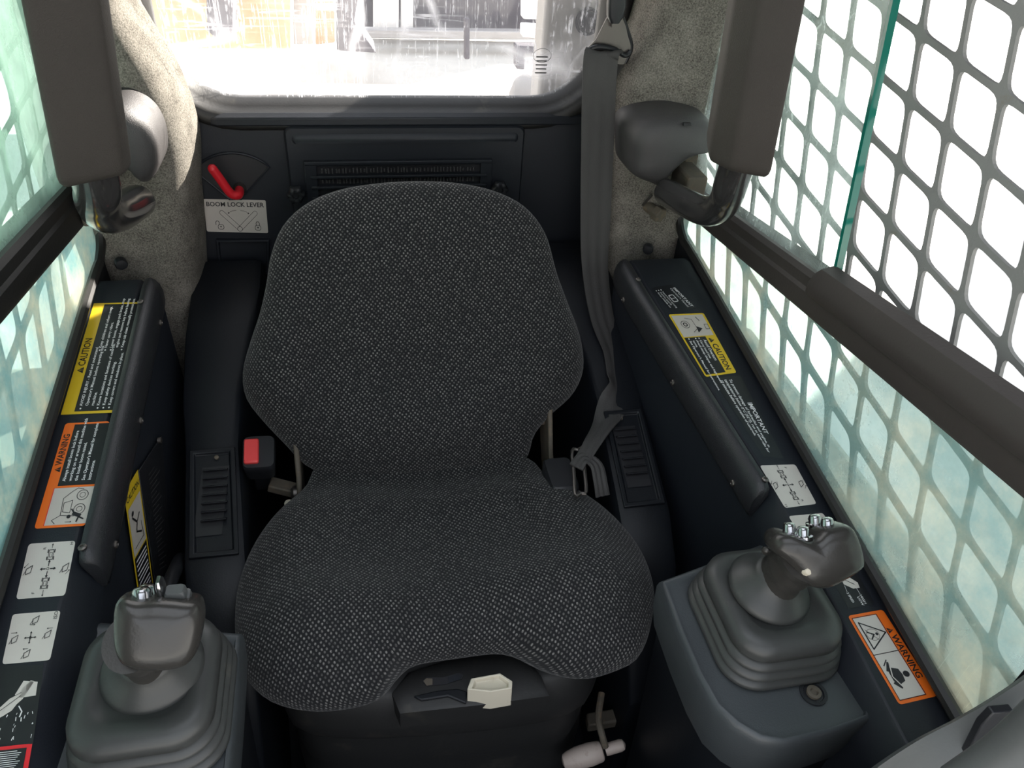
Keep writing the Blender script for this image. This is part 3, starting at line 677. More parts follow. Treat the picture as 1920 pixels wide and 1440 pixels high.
d.alert(64, 59, 11, 'ink', 'yellow', 1); d.text('CAUTION', 79, 59, 13, 'ink', 1, True, fit=62)
d.text('Avoid Overturn', 68, 44, 7, 'textwhite', 2, True, fit=50)
para(d, ['Carry load low.', 'Avoid steep slopes and high speed', ' turns.', "See Operator's Manual for instructions."], 68, 35, 5, 8)
d.circ(28, 24, 9, 1); d.circ(28, 24, 4, 2); d.line([(12, 30), (16, 44), (40, 46), (48, 34)], 1); d.poly([(34, 46), (50, 44), (40, 58)], 'ink', 2, 'drawing'); d.line([(30, 66), (42, 66), (42, 74), (30, 74)], 1, closed=True); d.line([(10, 56), (20, 60)], 1.6)
d.done()
d = Decal('important_sticker', LQ((1388, 704), (1470, 860), (1432, 856), (1335, 708)), 190, 62, LN, 'black IMPORTANT sticker about cold start idling in the middle of the right shelf')
d.rect(0, 0, 190, 62, 'decalblack', 0, 'plate'); d.text('IMPORTANT', 66, 44, 11, 'textwhite', 1, True, fit=72)
for k, t in enumerate(('To prevent damage of hydraulics and engine, in', 'temperatures below 0°C (32°F), run at slow idle for', '10 minutes before operation of controls.')): d.text(t, 8, 32 - k * 10, 6.4, 'textwhite', 1, True, fit=(160, 172, 136)[k])
d.done()
pattern('control_pattern_sticker', LQ((1491, 871), (1531, 945), (1472, 953), (1424, 873)), 'pale sticker of travel arrows at the bolster end on the right shelf', False)
pattern('control_pattern_sticker', LQ((1543, 962), (1585, 1040), (1528, 1046), (1478, 968)), 'pale sticker half hidden behind the right joystick on the right shelf', True)
d = Decal('boom_diagram_sticker', LQ((1598, 1062), (1640, 1132), (1592, 1142), (1546, 1066)), 60, 50, LN, 'black sticker with a pale lamp-like drawing just behind the right joystick head')
d.rect(0, 0, 60, 50, 'decalblack', 0, 'plate'); d.poly([(14, 18), (18, 34), (26, 42), (34, 40), (34, 28), (26, 16)], 'white', 1, 'drawing'); d.line([(20, 22), (28, 34)], .8, 'ink', 2, 'detail_line')
d.text('2 SPEED', 38, 12, 4, 'textwhite', 1, True, fit=15); d.text('HIGH', 44, 32, 4, 'textwhite', 1, True); d.text('LOW', 46, 26, 4, 'textwhite', 1, True); d.line([(28, 16), (37, 14)], .6, 'textwhite', 1); d.line([(34, 34), (43, 34)], .6, 'textwhite', 1)
d.done()
d = Decal('warning_sticker', LQ((1655, 1143), (1758, 1305), (1686, 1322), (1589, 1155)), 180, 74, LN, 'orange WARNING sticker with seat belt pictogram beside the right console')
d.rect(0, 0, 180, 74, 'orange', 0, 'border', 6); d.rect(8, 6, 84, 54, 'white', 1, 'picture_field'); d.rect(85.5, 6, 172, 54, 'white', 1, 'picture_field')
d.line([(7, 5), (173, 5), (173, 55), (7, 55)], 1.2, 'ink', 2, 'frame_line', True); d.line([(85, 5), (85, 55)], 1.4, 'ink', 2, 'frame_line')
d.alert(38, 58, 11, 'ink', 'orange', 1); d.text('WARNING', 54, 58, 12, 'ink', 1, True, fit=88)
d.line([(18, 12), (74, 12), (46, 52)], 2.4, closed=True); d.line([(40, 18), (46, 28), (54, 20)], 2.6); d.circ(46, 34, 3); d.circ(46, 26, 12, .7); d.line([(34, 16), (58, 32)], .8)
d.poly([(112, 18), (118, 34), (130, 36), (142, 34), (148, 18), (138, 14), (122, 14)], 'ink', 2, 'figure'); d.circ(130, 43, 6, None, 'ink', 2, 'figure'); d.line([(118, 14), (104, 22)], 5, 'ink', 2, 'figure'); d.line([(142, 14), (152, 22)], 5, 'ink', 2, 'figure'); d.line([(104, 24), (130, 16), (158, 26)], 2, 'white', 3, 'belt_line'); d.line([(98, 22), (108, 12)], 2)
d.done()

# =================================================================== SEAT
def pillow(name, outline, O, U, V, top, bot, parent, K=22, n=120, mat='fabric', pt=2.4, pb=2.2, contour=None, T=.05, B=.04, cen=(0, 0), front_rr=None):
    """outline: list of (u,v). closed shell: top dome + bottom dome."""
    N = U.cross(V).normalized()
    ol = resample(catmull([Vector((u, v, 0)) for u, v in outline], 8, True), n)
    c = Vector((cen[0], cen[1], 0)); m = MB(); uv = []
    rings = []
    rr = [math.sin(math.pi / 2 * k / K) ** .85 for k in range(1, K + 1)]
    def pt3(u, v, h): return O + U * u + V * v + N * h
    # top
    vs = [pt3(c.x, c.y, T + (contour(c.x, c.y) if contour else 0))]; uv = [(c.x, c.y)]
    prev = [vs[0]] * n; acc = [0] * n
    for r in rr:
        for j, p in enumerate(ol):
            q = c.lerp(p, r); h = T * (1 - r ** pt) ** (1 / pt) if r < 1 else 0
            cc = contour(q.x, q.y) * (1 - r ** 6) if contour else 0
            P3 = pt3(q.x, q.y, h + cc); acc[j] += (P3 - prev[j]).length; prev[j] = P3
            dr = (p - c).normalized(); vs.append(P3); uv.append((c.x + dr.x * acc[j], c.y + dr.y * acc[j]))
    for r in rr[::-1][1:]:
        for j, p in enumerate(ol):
            q = c.lerp(p, r); P3 = pt3(q.x, q.y, -B * (1 - r ** pb) ** (1 / pb)); acc[j] += (P3 - prev[j]).length; prev[j] = P3
            dr = (p - c).normalized(); vs.append(P3); uv.append((c.x + dr.x * acc[j], c.y + dr.y * acc[j]))
    fs = [(0, 1 + j, 1 + (j + 1) % n) for j in range(n)]
    R = 2 * K - 1
    for k in range(R - 1):
        for j in range(n):
            a = 1 + k * n + j; b = 1 + k * n + (j + 1) % n; fs.append((a, a + n, b + n, b))
    fs.append(tuple(1 + (R - 1) * n + j for j in range(n)))
    m.v = [tuple(p) for p in vs]; m.f = fs; m.uv = uv
    o = m.build(name, mat, parent, ang=180); return o
seat = empty('operator_seat', (0, -.45, .0), 'operator seat in dark grey woven cloth in the middle of the cab', 'seat')
X = Vector((1, 0, 0))
# cushion: outline traced on z=.46
cpx = [(600, 880), (572, 925), (520, 975), (478, 1032), (450, 1100), (442, 1165), (448, 1235), (474, 1305), (520, 1342), (590, 1356), (660, 1350), (712, 1332), (742, 1296), (775, 1258), (850, 1236), (930, 1222), (972, 1232), (1002, 1258), (1040, 1284), (1095, 1294), (1150, 1276), (1196, 1236), (1220, 1175), (1224, 1110), (1198, 1040), (1150, 982), (1090, 938), (1030, 910), (990, 870), (900, 850), (780, 850), (690, 860)]
ZS = .455
cen_c = (0.0, -.50)
cp = []
for px, py in cpx:
    z = ZS - .028 * smoothstep(1210, 1300, py); p = PZ(px, py, z); cp.append((p.x, p.y - 0))
def cush_contour(x, y):
    s = -.032 * math.exp(-((x / .13) ** 2 + ((y + .46) / .12) ** 2))
    s += .016 * math.exp(-(((abs(x) - .18) / .06) ** 2)) * smoothstep(-.30, -.5, y)
    s += .022 * math.exp(-(((y + .610) / .05) ** 2)) * (1 - .8 * math.exp(-((x / .07) ** 2)))
    s -= .026 * smoothstep(-.44, -.36, y)
    s -= .014 * math.exp(-(((x - .115) / .012) ** 2 + ((y + .45) / .07) ** 2)) + .008 * math.exp(-(((x + .115) / .012) ** 2 + ((y + .47) / .07) ** 2))
    return s
pillow('seat_cushion', cp[::-1], Vector((0, 0, ZS)), X, Vector((0, 1, 0)), None, None, seat, contour=cush_contour, T=.048, B=.045, cen=cen_c, pt=3.0)
# backrest
BO = Vector((0, -.345, .455)); BV = Vector((0, .50, .866)).normalized(); BNrm = X.cross(BV)
bpx = [(780, 340), (700, 345), (630, 358), (572, 384), (530, 425), (508, 480), (500, 530), (488, 585), (470, 640), (456, 695), (462, 745), (495, 790), (535, 832), (572, 870), (620, 888), (720, 892), (820, 884), (920, 872), (982, 862), (1000, 815), (1030, 778), (1072, 738), (1092, 690), (1086, 630), (1062, 565), (1042, 510), (1022, 440), (985, 390), (930, 360), (860, 344)]
bp_ = []
for px, py in bpx:
    p = PP(px, py, tuple(BO), tuple(BNrm)) - BO; bp_.append((p.x, p.dot(BV)))
def back_contour(x, v):
    s = .034 * smoothstep(.10, .24, abs(x)) * math.exp(-(((v - .15) / .12) ** 2))
    s -= .022 * math.exp(-((x / .12) ** 2 + ((v - .20) / .10) ** 2))
    s += .014 * math.exp(-(((v - .07) / .05) ** 2)) * math.exp(-((x / .15) ** 2))
    s -= .013 * math.exp(-(((abs(x) - .145) / .016) ** 2 + ((v - .16) / .05) ** 2))
    return s
pillow('backrest', bp_[::-1], BO, X, BV, None, None, seat, contour=back_contour, T=.042, B=.035, cen=(0, .19), pt=2.6)
# orientation note: U x V = X x BV points towards the sitter (-y)
# seat back shell
m = MB(); ol = resample([Vector((u * .93, .19 + (v - .19) * .93, 0)) for u, v in bp_], 60)
rings = [[BO + X * (q.x * s) + BV * (.19 + (q.y - .19) * s) - BNrm * (-1) * h for q in ol] for s, h in ((1, -.02), (1.0, -.045), (.9, -.058))]
m.loft(rings); m.build('back_shell', 'black', seat)
# hinge brackets
for sgn in (-1, 1):
    m = MB(); x = sgn * .176
    P = [Vector((x, y, z)) for y, z in ((-.30, .56), (-.275, .50), (-.33, .42), (-.42, .37), (-.44, .40), (-.36, .47), (-.33, .53))]
    m.prism(P, (sgn * .007, 0, 0)); m.build('hinge_bracket', 'rusty', seat, bevel=.002)
    m = MB(); m.lathe((x, -.365, .445), (sgn, 0, 0), [(.010, 0), (.010, .012), (.007, .016), (.0003, .016)], 12); m.build('hinge_bolt', 'steel', seat)
    m = MB(); m.box((sgn * .155, -.315, .50), (.05, .012, .012)); m.build('hinge_pin', 'rusty', seat, bevel=.003)
# seat base shell below the cushion
def sbase(z, s, f=0):
    P = [(-.205, -.36), (-.215, -.52), (-.200, -.635), (-.150, -.672 - f), (0, -.690 - f), (.130, -.690 - f), (.175, -.660), (.200, -.60), (.208, -.50), (.200, -.36)]
    return [Vector((x * s, -.5 + (y + .5) * s, z)) for x, y in resample2(P)]
def resample2(P):
    return [(v.x, v.y) for v in resample(catmull([Vector((a, b, 0)) for a, b in P], 5, True), 64)]
m = MB(); m.loft([sbase(.422, .90), sbase(.415, .95), sbase(.385, .985), sbase(.372, 1.0), sbase(.350, 1.0), sbase(.335, .97)]); m.build('seat_pan', 'base', seat, ang=50)
m = MB(); m.loft([sbase(.338, .93), sbase(.31, .95), sbase(.27, .955), sbase(.24, .93), sbase(.22, .96), sbase(.16, .95), sbase(.13, .92), sbase(.005, .92)]); m.build('suspension_skirt', 'base', seat, ang=60)
# front tray with slot and cream weight adjuster
def YF(px, py): return PY(px, py, -.665)
tp = [PZ(px, py, .424) for px, py in ((735, 1300), (765, 1262), (850, 1235), (930, 1222), (985, 1232), (1015, 1268), (1030, 1305), (900, 1322), (750, 1338))]
m = MB(); m.loft([[p + Vector((0, 0, -.03)) for p in tp], [p + Vector((0, 0, 0)) for p in tp], [(p - Vector((.02, -.66, .424))) * .93 + Vector((.02, -.66, .426)) for p in tp]]); m.build('control_fascia', 'base', seat, ang=50)
fz = .4262
m = MB(); sl_ = [PZ(px, py, fz) for px, py in ((792, 1278), (800, 1270), (830, 1271), (860, 1262), (869, 1266), (866, 1274), (835, 1284), (800, 1287))]
m.prism(sl_, (0, 0, .0008)); o = m.build('indicator_slot', 'ink', seat, smooth=False)
m = MB(); m.prism([PZ(px, py, fz + .001) for px, py in ((794, 1277), (800, 1272), (811, 1273), (811, 1284), (800, 1286))], (0, 0, .0006)); m.build('indicator', 'rusty', seat, smooth=False)
m = MB(); m.prism([PZ(px, py, fz + .001) for px, py in ((840, 1270), (858, 1264), (866, 1267), (862, 1274), (842, 1281))], (0, 0, .0006)); m.build('indicator', 'navy', seat, smooth=False)
# dark moulded recess left of the adjuster
m = MB(); P = [PZ(px, py, fz) for px, py in ((775, 1308), (820, 1298), (858, 1294), (876, 1300), (874, 1322), (840, 1308), (790, 1316))]; m.prism(P, (0, 0, .004)); m.build('adjuster_shroud', 'navy2', seat, bevel=.0015)
hz = .446
hp = [PZ(px, py, hz) for px, py in ((876, 1292), (883, 1272), (938, 1262), (961, 1277), (960, 1290), (920, 1297))]
hc = sum(hp, Vector()) / 6
m = MB()
low = [p + Vector((0, -.004, -.030)) for p in hp]
inn = [hc + (p - hc) * .82 for p in hp]; inn2 = [p + Vector((0, 0, -.006)) for p in [hc + (q - hc) * .74 for q in hp]]
m.loft([low, hp, inn, inn2]); m.build('weight_adjuster', 'cream', seat, ang=30, bevel=.0012)['label'] = 'cream plastic weight adjuster handle'

# slide lever with beige grip
sv = empty('slide_lever', PY(1110, 1410, -.72), 'beige handled seat slide lever low at the right front of the seat', 'lever')
yy = -.70
A_, B_ = PY(1060, 1428, yy), PY(1135, 1406, yy)
m = MB(); ax = (B_ - A_).normalized(); L_ = (B_ - A_).length
m.lathe(A_ - ax * .004, ax, [(.003, 0), (.009, .002), (.0115, .008), (.014, .020), (.0145, L_ * .7), (.013, L_ * .95), (.011, L_), (.008, L_ + .001)], 20); m.build('grip', 'beige', sv)
m = MB(); m.lathe(B_ + ax * .0, ax, [(.0075, 0), (.0078, .004), (.0078, .020), (.0065, .0245), (.003, .0265), (.0003, .027)], 18); m.build('tip', 'beige', sv)
m = MB(); m.tube([PY(1135, 1400, yy), PY(1128, 1375, yy + .01), PY(1122, 1345, yy + .03), PY(1128, 1300, yy + .06)], .0045, 10, 4); m.build('rod', 'rusty', sv)
# slide rail
m = MB(); a, b = PZ(1100, 1355, .20), PZ(1225, 1333, .22)
dd = (b - a).normalized(); m.box((a + b) / 2, ((b - a).length, .02, .018), (dd, Vector((0, 0, 1)).cross(dd).normalized(), Vector((0, 0, 1)))); sr = m.build('mounting_rail', 'rusty', None, bevel=.003)
tag(sr, 'dusty metal mounting rail crossing below the seat towards the right console', 'rail')
m = MB(); a = PZ(1212, 1328, .230); m.lathe(a, (0, 0, 1), [(.008, 0), (.008, .008), (.004, .009), (.004, .012), (.0003, .012)], 6, ); m.build('bolt', 'steel', sr, smooth=False)

# =================================================================== DUCT COVERS beside the seat
for sgn, side in ((-1, 'left'), (1, 'right')):
    dc = empty('vent_duct_cover', (sgn * .29, -.35, .0), 'dark navy plastic air duct cover rising between the seat and the %s side panel' % side, 'duct cover')
    R = []
    for y, z, xi, xo in ((-.02, .635, .225, .330), (-.08, .625, .225, .330), (-.16, .600, .235, .333), (-.26, .555, .250, .332), (-.33, .525, .252, .325), (-.50, .487, .236, .312), (-.56, .455, .232, .305), (-.66, .30, .232, .30)):
        dz = (.0 if sgn > 0 else -.012)
        R.append([Vector((sgn * x, y, zz)) for x, zz in ((xi, .01), (xi, z - .014 + dz), (xi + .004, z - .004 + dz), (xi + .012, z + dz), (xo - .010, z + dz), (xo - .003, z - .004 + dz), (xo, z - .014 + dz), (xo, .01))])
    m = MB(); m.loft(R); m.build('duct_body', 'navy2', dc, ang=40)
    # vent: frame on the inclined face
    f = Vector((0, -.17, -.038)).normalized(); nn = Vector((0, -.218, .976)); ce = Vector((sgn * .281, -.415, .507 + (0 if sgn > 0 else -.012))); xx = Vector((1, 0, 0))
    nrm = Vector((0, f.z, -f.y)).normalized()
    if nrm.z < 0: nrm = -nrm
    def fp(a, b, h): return ce + xx * (a * 1.0) + f * b + nrm * h
    m = MB(); w2, l2 = .029, .080
    sk = -sgn * .012     # frame narrows forwards
    def ringf(s, h, t=0): return [fp(a * (w2 - t) + (sk * b / l2) * .5, b * 1.0 if t == 0 else math.copysign(l2 - t, b), h) for a, b in ((-1, -l2), (1, -l2), (1, l2), (-1, l2))]
    m.loft([ringf(1, 0), ringf(1, .004), ringf(1, .004, .006), ringf(1, -.0002, .008)]); m.build('vent_frame', 'navy2', dc, bevel=.0012, ang=30)
    m = MB(); m.add([fp(a, b, .0012) for a, b in ((-.017, -.052), (.017, -.052), (.013, .050), (-.021, .050))], [(0, 1, 2, 3)]); m.build('vent_opening', 'ink', dc, smooth=False)
    for k in range(7):
        b0 = -.046 + k * .0125
        m = MB(); ax2 = ((xx), (f * .6 + nrm * .8).normalized(), (nrm * .6 - f * .8).normalized()); m.box(fp(-sgn * .0015 * k * .3, b0, .003), (.031, .008, .0014), ax2); m.build('louver', 'navy2', dc, bevel=.0004)
    m = MB(); m.lathe(fp(0, -.066, .001), nrm, [(.003, 0), (.003, .002), (.0003, .003)], 12); m.build('screw', 'rusty', dc)
# low step cover at the left foot + corrugated cable
m = MB(); pts = catmull([PZ(px, py, z) for px, py, z in ((312, 1140, .50), (318, 1095, .49), (330, 1065, .47), (338, 1048, .43))], 14); R = []
for i, p in enumerate(pts): R.append(.0085 if i % 2 else .0065)
m.tube(pts, R, 12); o = m.build('corrugated_cable_conduit', 'black', None, ang=80); tag(o, 'black corrugated cable conduit rising behind the left joystick', 'cable')

# =================================================================== SEAT BELT
bk = empty('belt_buckle', PZ(485, 850, .50), 'black belt buckle with red release button left of the seat', 'buckle')
U_ = Vector((0, .94, .34)); N_ = Vector((.05, -.34, .94)).normalized(); cb = PZ(485, 848, .515)
W_ = U_.cross(N_).normalized()
m = MB(); R = []
for h, s in ((-.035, .9), (-.010, .98), (-.002, 1), (.002, .93)):
    R.append([cb + W_ * a * s + U_.normalized() * b * s + N_ * h for a, b in rrect(0, 0, .042, .050, .008, 3)])
m.loft(R); m.build('housing', 'black', bk)
m = MB(); cr = cb + W_ * (.009 if (W_.x < 0) else -.009)
R = [[cr + W_ * a * s + U_.normalized() * b * s + N_ * h for a, b in rrect(0, 0, .019, .036, .003, 3)] for h, s in ((.001, 1), (.006, 1), (.008, .88))]
m.loft(R); m.build('release_button', 'redbtn', bk)
m = MB(); m.box(cb + N_ * -.06 + Vector((0.0, .01, -.01)), (.03, .012, .06)); m.build('stalk', 'black', bk, bevel=.003)
m = MB(); p0 = PZ(535, 915, .44); m.box(p0, (.045, .02, .012), (Vector((.94, -.2, -.28)).normalized(), Vector((.2, .97, 0)).normalized(), Vector((.28, 0, .96)).normalized())); br = m.build('anchor_bracket', 'rusty', bk, bevel=.002)
m = MB(); m.lathe(PZ(542, 946, .44), (0, -.4, 1), [(.006, 0), (.006, .004), (.003, .006), (.0003, .006)], 14); m.build('bolt', 'cream', bk)

sb = empty('seat_belt', (0.29, -.05, .94), 'charcoal seat belt webbing hanging from a metal guide at the right rear pillar', 'seat belt')
def ribbon(pts, width, wd, thick=.0022, k=8, ribs=True, wf=None):
    P = catmull([Vector(p) for p in pts], k); Wd = catmull([Vector(v) for v in wd], k); R = []
    for i, p in enumerate(P):
        t = (P[min(i + 1, len(P) - 1)] - P[max(i - 1, 0)]).normalized(); wv = Wd[i] - t * Wd[i].dot(t); wv.normalize(); nn = t.cross(wv).normalized()
        row = []; S = 12
        for s in range(S + 1):
            a = -1 + 2 * s / S; row.append(p + wv * (a * width / 2 * (wf(i / len(P)) if wf else 1)) + nn * (thick / 2 + (.0006 * math.cos(a * 9) if ribs else 0)))
        for s in range(S, -1, -1):
            a = -1 + 2 * s / S; row.append(p + wv * (a * width / 2 * (wf(i / len(P)) if wf else 1)) - nn * thick / 2)
        R.append(row)
    m = MB(); m.loft(R); return m
# front strand (over the guide, down and twisting to the tongue)
fpts = [PY(1138, 98, -.075), PY(1128, 103, -.088), PY(1124, 150, -.095), PY(1121, 250, -.10), PY(1117, 400, -.115), PY(1116, 500, -.14), PY(1128, 590, -.19), PY(1150, 660, -.24), PY(1158, 720, -.29), PY(1140, 780, -.345), PY(1112, 828, -.395), PZ(1092, 862, .519)]
fw = [(1, .1, 0), (1, -.15, .05), (1, -.1, 0), (1, -.1, 0), (1, 0, 0), (.9, .3, 0), (.72, .6, .1), (.45, .8, .1), (.35, .8, .2), (.6, .6, .1), (.85, .4, .1), (.9, .3, .1)]
m = ribbon(fpts, .048, fw, wf=lambda t: 1 - .55 * smoothstep(.72, .95, t)); m.build('shoulder_webbing', 'belt', sb, ang=60)
bpts = [PY(1140, 98, -.070), PY(1150, 110, -.058), PY(1150, 150, -.056), PY(1149, 250, -.06), PY(1143, 350, -.066), PY(1128, 480, -.075), PY(1118, 560, -.09), PY(1095, 700, -.12), PY(1085, 820, -.17)]
m = ribbon(bpts, .040, [(1, -.1, 0), (1, -.25, 0), (1, -.3, 0), (1, -.35, 0), (.9, -.4, 0), (.9, -.3, 0), (1, -.2, 0), (1, 0, 0), (1, 0, 0)]); m.build('return_webbing', 'belt', sb, ang=60)
# guide loop
def G(px, py, y=-.072): return PY(px, py, y)
m = MB(); P = [G(1152, 28), G(1166, 28), G(1186, 78), G(1183, 102), G(1170, 122), G(1160, 122), G(1128, 102), G(1124, 96), G(1100, 103), G(1099, 94), G(1118, 74), G(1140, 30)]
m.prism(P, (0, .004, 0)); m.build('guide_plate', 'steel', sb, bevel=.001)['label'] = 'brushed steel guide plate'
m = MB(); m.tube([G(1098, 98, -.074), G(1118, 88, -.078), G(1150, 92, -.078), G(1172, 104, -.076), G(1182, 96, -.074)], .0035, 10, 5); m.build('guide_bar', 'black', sb)
m = MB(); m.tube([G(1163, 20, -.068), G(1178, 62, -.070), G(1184, 90, -.070), G(1172, 118, -.070)], .0028, 8, 5); m.build('guide_edge', 'black', sb)
m = MB(); R = []
for px, py, wv in ((1156, -60, .022), (1157, -20, .024), (1156, 10, .026), (1153, 30, .022), (1151, 42, .012)):
    c = G(px, py, -.080); R.append([c + Vector((a, -b, 0)) for a, b in rrect(0, 0, wv, .016, .005, 3)])
m.loft(R); m.build('guide_cover', 'black', sb)
m = MB(); m.lathe(G(1151, 47, -.076), (0, -1, 0), [(.004, 0), (.004, .003), (.0003, .003)], 12); m.build('rivet', 'steel', sb)
# tongue (metal loop) and plate
m = MB(); T0 = [PZ(px, py, .515) for px, py in ((1073, 845), (1093, 842), (1099, 922), (1079, 928))]
m.tube([T0[0], T0[0].lerp(T0[1], .5), T0[1], T0[1].lerp(T0[2], .5), T0[2], T0[2].lerp(T0[3], .5), T0[3], T0[3].lerp(T0[0], .5)], .0026, 8, 3, loop=True); m.build('tongue_loop', 'steel', sb)
m = ribbon([PZ(1080, 876, .518), PZ(1095, 858, .521), PZ(1118, 872, .515), PZ(1126, 905, .505), PZ(1130, 930, .49)], .020, [(0, 1, .2), (.2, 1, 0), (.8, .5, 0), (.9, .2, 0), (1, 0, 0)], k=5); m.build('anchor_webbing', 'belt', sb)
m = MB(); R = []
for h, s in ((-.03, 1), (-.004, 1), (0, .9)): R.append([PZ(1052, 885, .50) + Vector((a * s, b * s, h)) for a, b in rrect(0, 0, .040, .062, .008, 3)])
m.loft(R); o = m.build('retractor_housing', 'black', None); tag(o, 'black belt retractor housing with dusty cover right of the seat back', 'retractor')

# =================================================================== LAP BAR ARMS (pads, tubes, covers)
def padarm(sgn):
    side = 'right' if sgn > 0 else 'left'
    pa = empty('lap_bar_arm', (sgn * .33, -.3, .83), 'raised %s lap bar arm, thick foam pad on a bent glossy tube' % side, 'armrest')
    # pad: corners traced on the plane of its face
    yb = -.45 if sgn > 0 else -.44
    if sgn > 0: q = [(1327, 298), (1447, 340), (1517, -4), (1376, -4)]
    else: q = [(252, 330), (103, 340), (33, -4), (205, -4)]
    inn, out = PY(*q[0], -.45), PY(*q[1], -.50)
    inn2, out2 = PY(*q[3], -.47), PY(*q[2], -.52)
    rings = []
    zb_i, zb_o = inn.z, out.z
    def sect(z, s=1, grow=0):
        # box with corners: face outer-front, face inner-front, inner-back, outer-back
        t = (z - inn.z) / (inn2.z - inn.z)
        pi = inn.lerp(inn2, t); po = out.lerp(out2, (z - out.z) / (out2.z - out.z))
        pi = Vector((pi.x, pi.y, z)); po = Vector((po.x, po.y, z))
        mid = pi.lerp(po, .42) if sgn > 0 else pi.lerp(po, .24)
        # front-inner edge: nearer the camera than the straight line
        nx = Vector((-(po - pi).y, (po - pi).x, 0)).normalized()
        if nx.y > 0: nx = -nx
        fi = mid + nx * .012
        bo = po + Vector((0, .06, 0)) + Vector((sgn * .004, 0, 0)); bi = pi + Vector((sgn * .02, .055, 0))
        P = [pi, fi, po, bo, bi]; c = sum(P, Vector()) / 5
        P = [c + (p - c) * s for p in P]
        # round corners
        out_ = []
        for i in range(5):
            a, b, d_ = P[i - 1], P[i], P[(i + 1) % 5]
            r = .16
            for tt in (0, .25, .5, .75, 1):
                A1 = b.lerp(a, r); B1 = b.lerp(d_, r); out_.append(A1.lerp(b, tt).lerp(b.lerp(B1, tt), tt))
        return out_
    z0 = (inn.z + out.z) / 2
    for z, s in ((z0 - .001, .80), (z0, .9), (z0 + .004, .97), (z0 + .010, 1), (z0 + .06, 1), (z0 + .12, 1), (z0 + .25, 1), (z0 + .38, 1), (z0 + .39, .95), (z0 + .393, .8)):
        rings.append(sect(z, s))
    m = MB(); m.loft(rings); m.build('foam_pad', 'pad', pa, ang=50)
    # tube: from pivot cover, forward/inward, bending up into the pad
    cbt = sum(sect(z0, .9), Vector()) / 25
    if sgn > 0:
        P = [PY(1250, 360, -.19), PY(1262, 366, -.215), PY(1290, 382, -.27), PY(1320, 395, -.32), PY(1345, 392, -.36), PY(1362, 372, -.395), PY(1372, 340, -.42)]
        r = .0185
    else:
        P = [PY(258, 378, -.19), PY(248, 384, -.22), PY(228, 396, -.27), PY(206, 402, -.32), PY(190, 393, -.36), PY(182, 372, -.395), PY(180, 342, -.42)]
        r = .0205
    P.append(P[-1] + Vector((0, -.01, .06)))
    m = MB(); m.tube(P, r, 22, 8); m.build('bent_tube', 'tube' if sgn > 0 else 'tube', pa, ang=60)
    m = MB(); a = P[0]; d0 = (P[0] - P[1]).normalized(); m.lathe(a + d0 * 0, d0, [(r, 0), (r * .9, .004), (r * .6, .007), (.0003, .008)], 22); m.build('tube_end', 'chrome', pa)
    # steel inner rod seen beside the tube (safety bar link)
    m = MB(); m.box(Vector((sgn * .395, -.17, .80)), (.03, .06, .05)); m.build('pivot_block', 'rusty', pa, bevel=.003)
    return pa
padarm(1); padarm(-1)
# pivot covers: hollow curved shells
def hub(sgn):
    if sgn > 0: o_px = [(1187, 300), (1190, 262), (1207, 237), (1240, 223), (1290, 221), (1340, 232), (1352, 262), (1350, 285), (1318, 292), (1290, 305), (1262, 330), (1240, 356), (1224, 352), (1190, 336)]
    else: o_px = [(297, 318), (292, 275), (272, 235), (240, 208), (205, 200), (160, 215), (140, 250), (135, 285), (150, 300), (190, 305), (225, 320), (255, 335), (268, 352), (285, 345)]
    yb = -.10; yf = -.175
    P3 = resample(catmull([PY(x, y, yf) for x, y in o_px], 6, True), 64); c = sum(P3, Vector()) / 64
    m = MB(); R = []
    for y, s in ((yb + .02, 1.0), (yb, 1.0), (yb - .03, .99), (yf + .025, .98), (yf + .010, .94), (yf + .002, .85), (yf - .004, .70), (yf - .007, .4), (yf - .008, .05)):
        cc = Vector((c.x, y, c.z)); R.append([cc + (Vector((p.x, y, p.z)) - cc) * s * (1) for p in P3])
    m.loft(R); o = m.build('pivot_cover', 'cover', None, ang=60)
    tag(o, 'rounded grey plastic pivot cover on the %s rear pillar' % ('right' if sgn > 0 else 'left'), 'cover', 'lap bar pivot covers')
    return o
hr = hub(1); hl = hub(-1)
m = MB(); m.prism([PY(x, y, -.180) for x, y in ((1282, 231), (1296, 231), (1296, 236), (1282, 236))], (0, .004, 0)); m.build('slot', 'ink', hr, smooth=False)
m = MB(); a = PY(1292, 228, -.17); 
# bolt and bracket below the right cover
bt = empty('pivot_bolt', PY(1235, 400, -.12), 'rusty hexagonal pivot bolt beneath the right pivot cover', 'bolt')
m = MB(); a, b = PY(1212, 385, -.10), PY(1244, 408, -.135); ax = (b - a).normalized()
m.lathe(a, ax, [(.0085, 0), (.0085, .022)], 18); m.build('shank', 'rusty', bt)
m = MB(); m.lathe(a + ax * .022, ax, [(.0125, 0), (.0125, .011), (.0105, .0125), (.0003, .0125)], 6); m.build('hex_head', 'rusty', bt, smooth=False)
m = MB(); m.prism([PY(x, y, -.10) for x, y in ((1202, 345), (1290, 330), (1330, 345), (1300, 405), (1206, 405))], (0, .012, 0)); m.build('slot_plate', 'ink', bt, smooth=False)
m = MB(); a, b = PY(1205, 385, -.108), PY(1222, 366, -.118); m.tube([a, b], .002, 8); m.build('cotter_pin', 'steel', bt)
m = MB(); m.prism([PY(x, y, -.125) for x, y in ((1282, 292), (1326, 290), (1328, 395), (1292, 385))], (0, .015, 0)); o = m.build('hinge_plate', 'rusty', None, bevel=.002); tag(o, 'dusty metal hinge plate between the right pivot cover and the side window', 'plate')

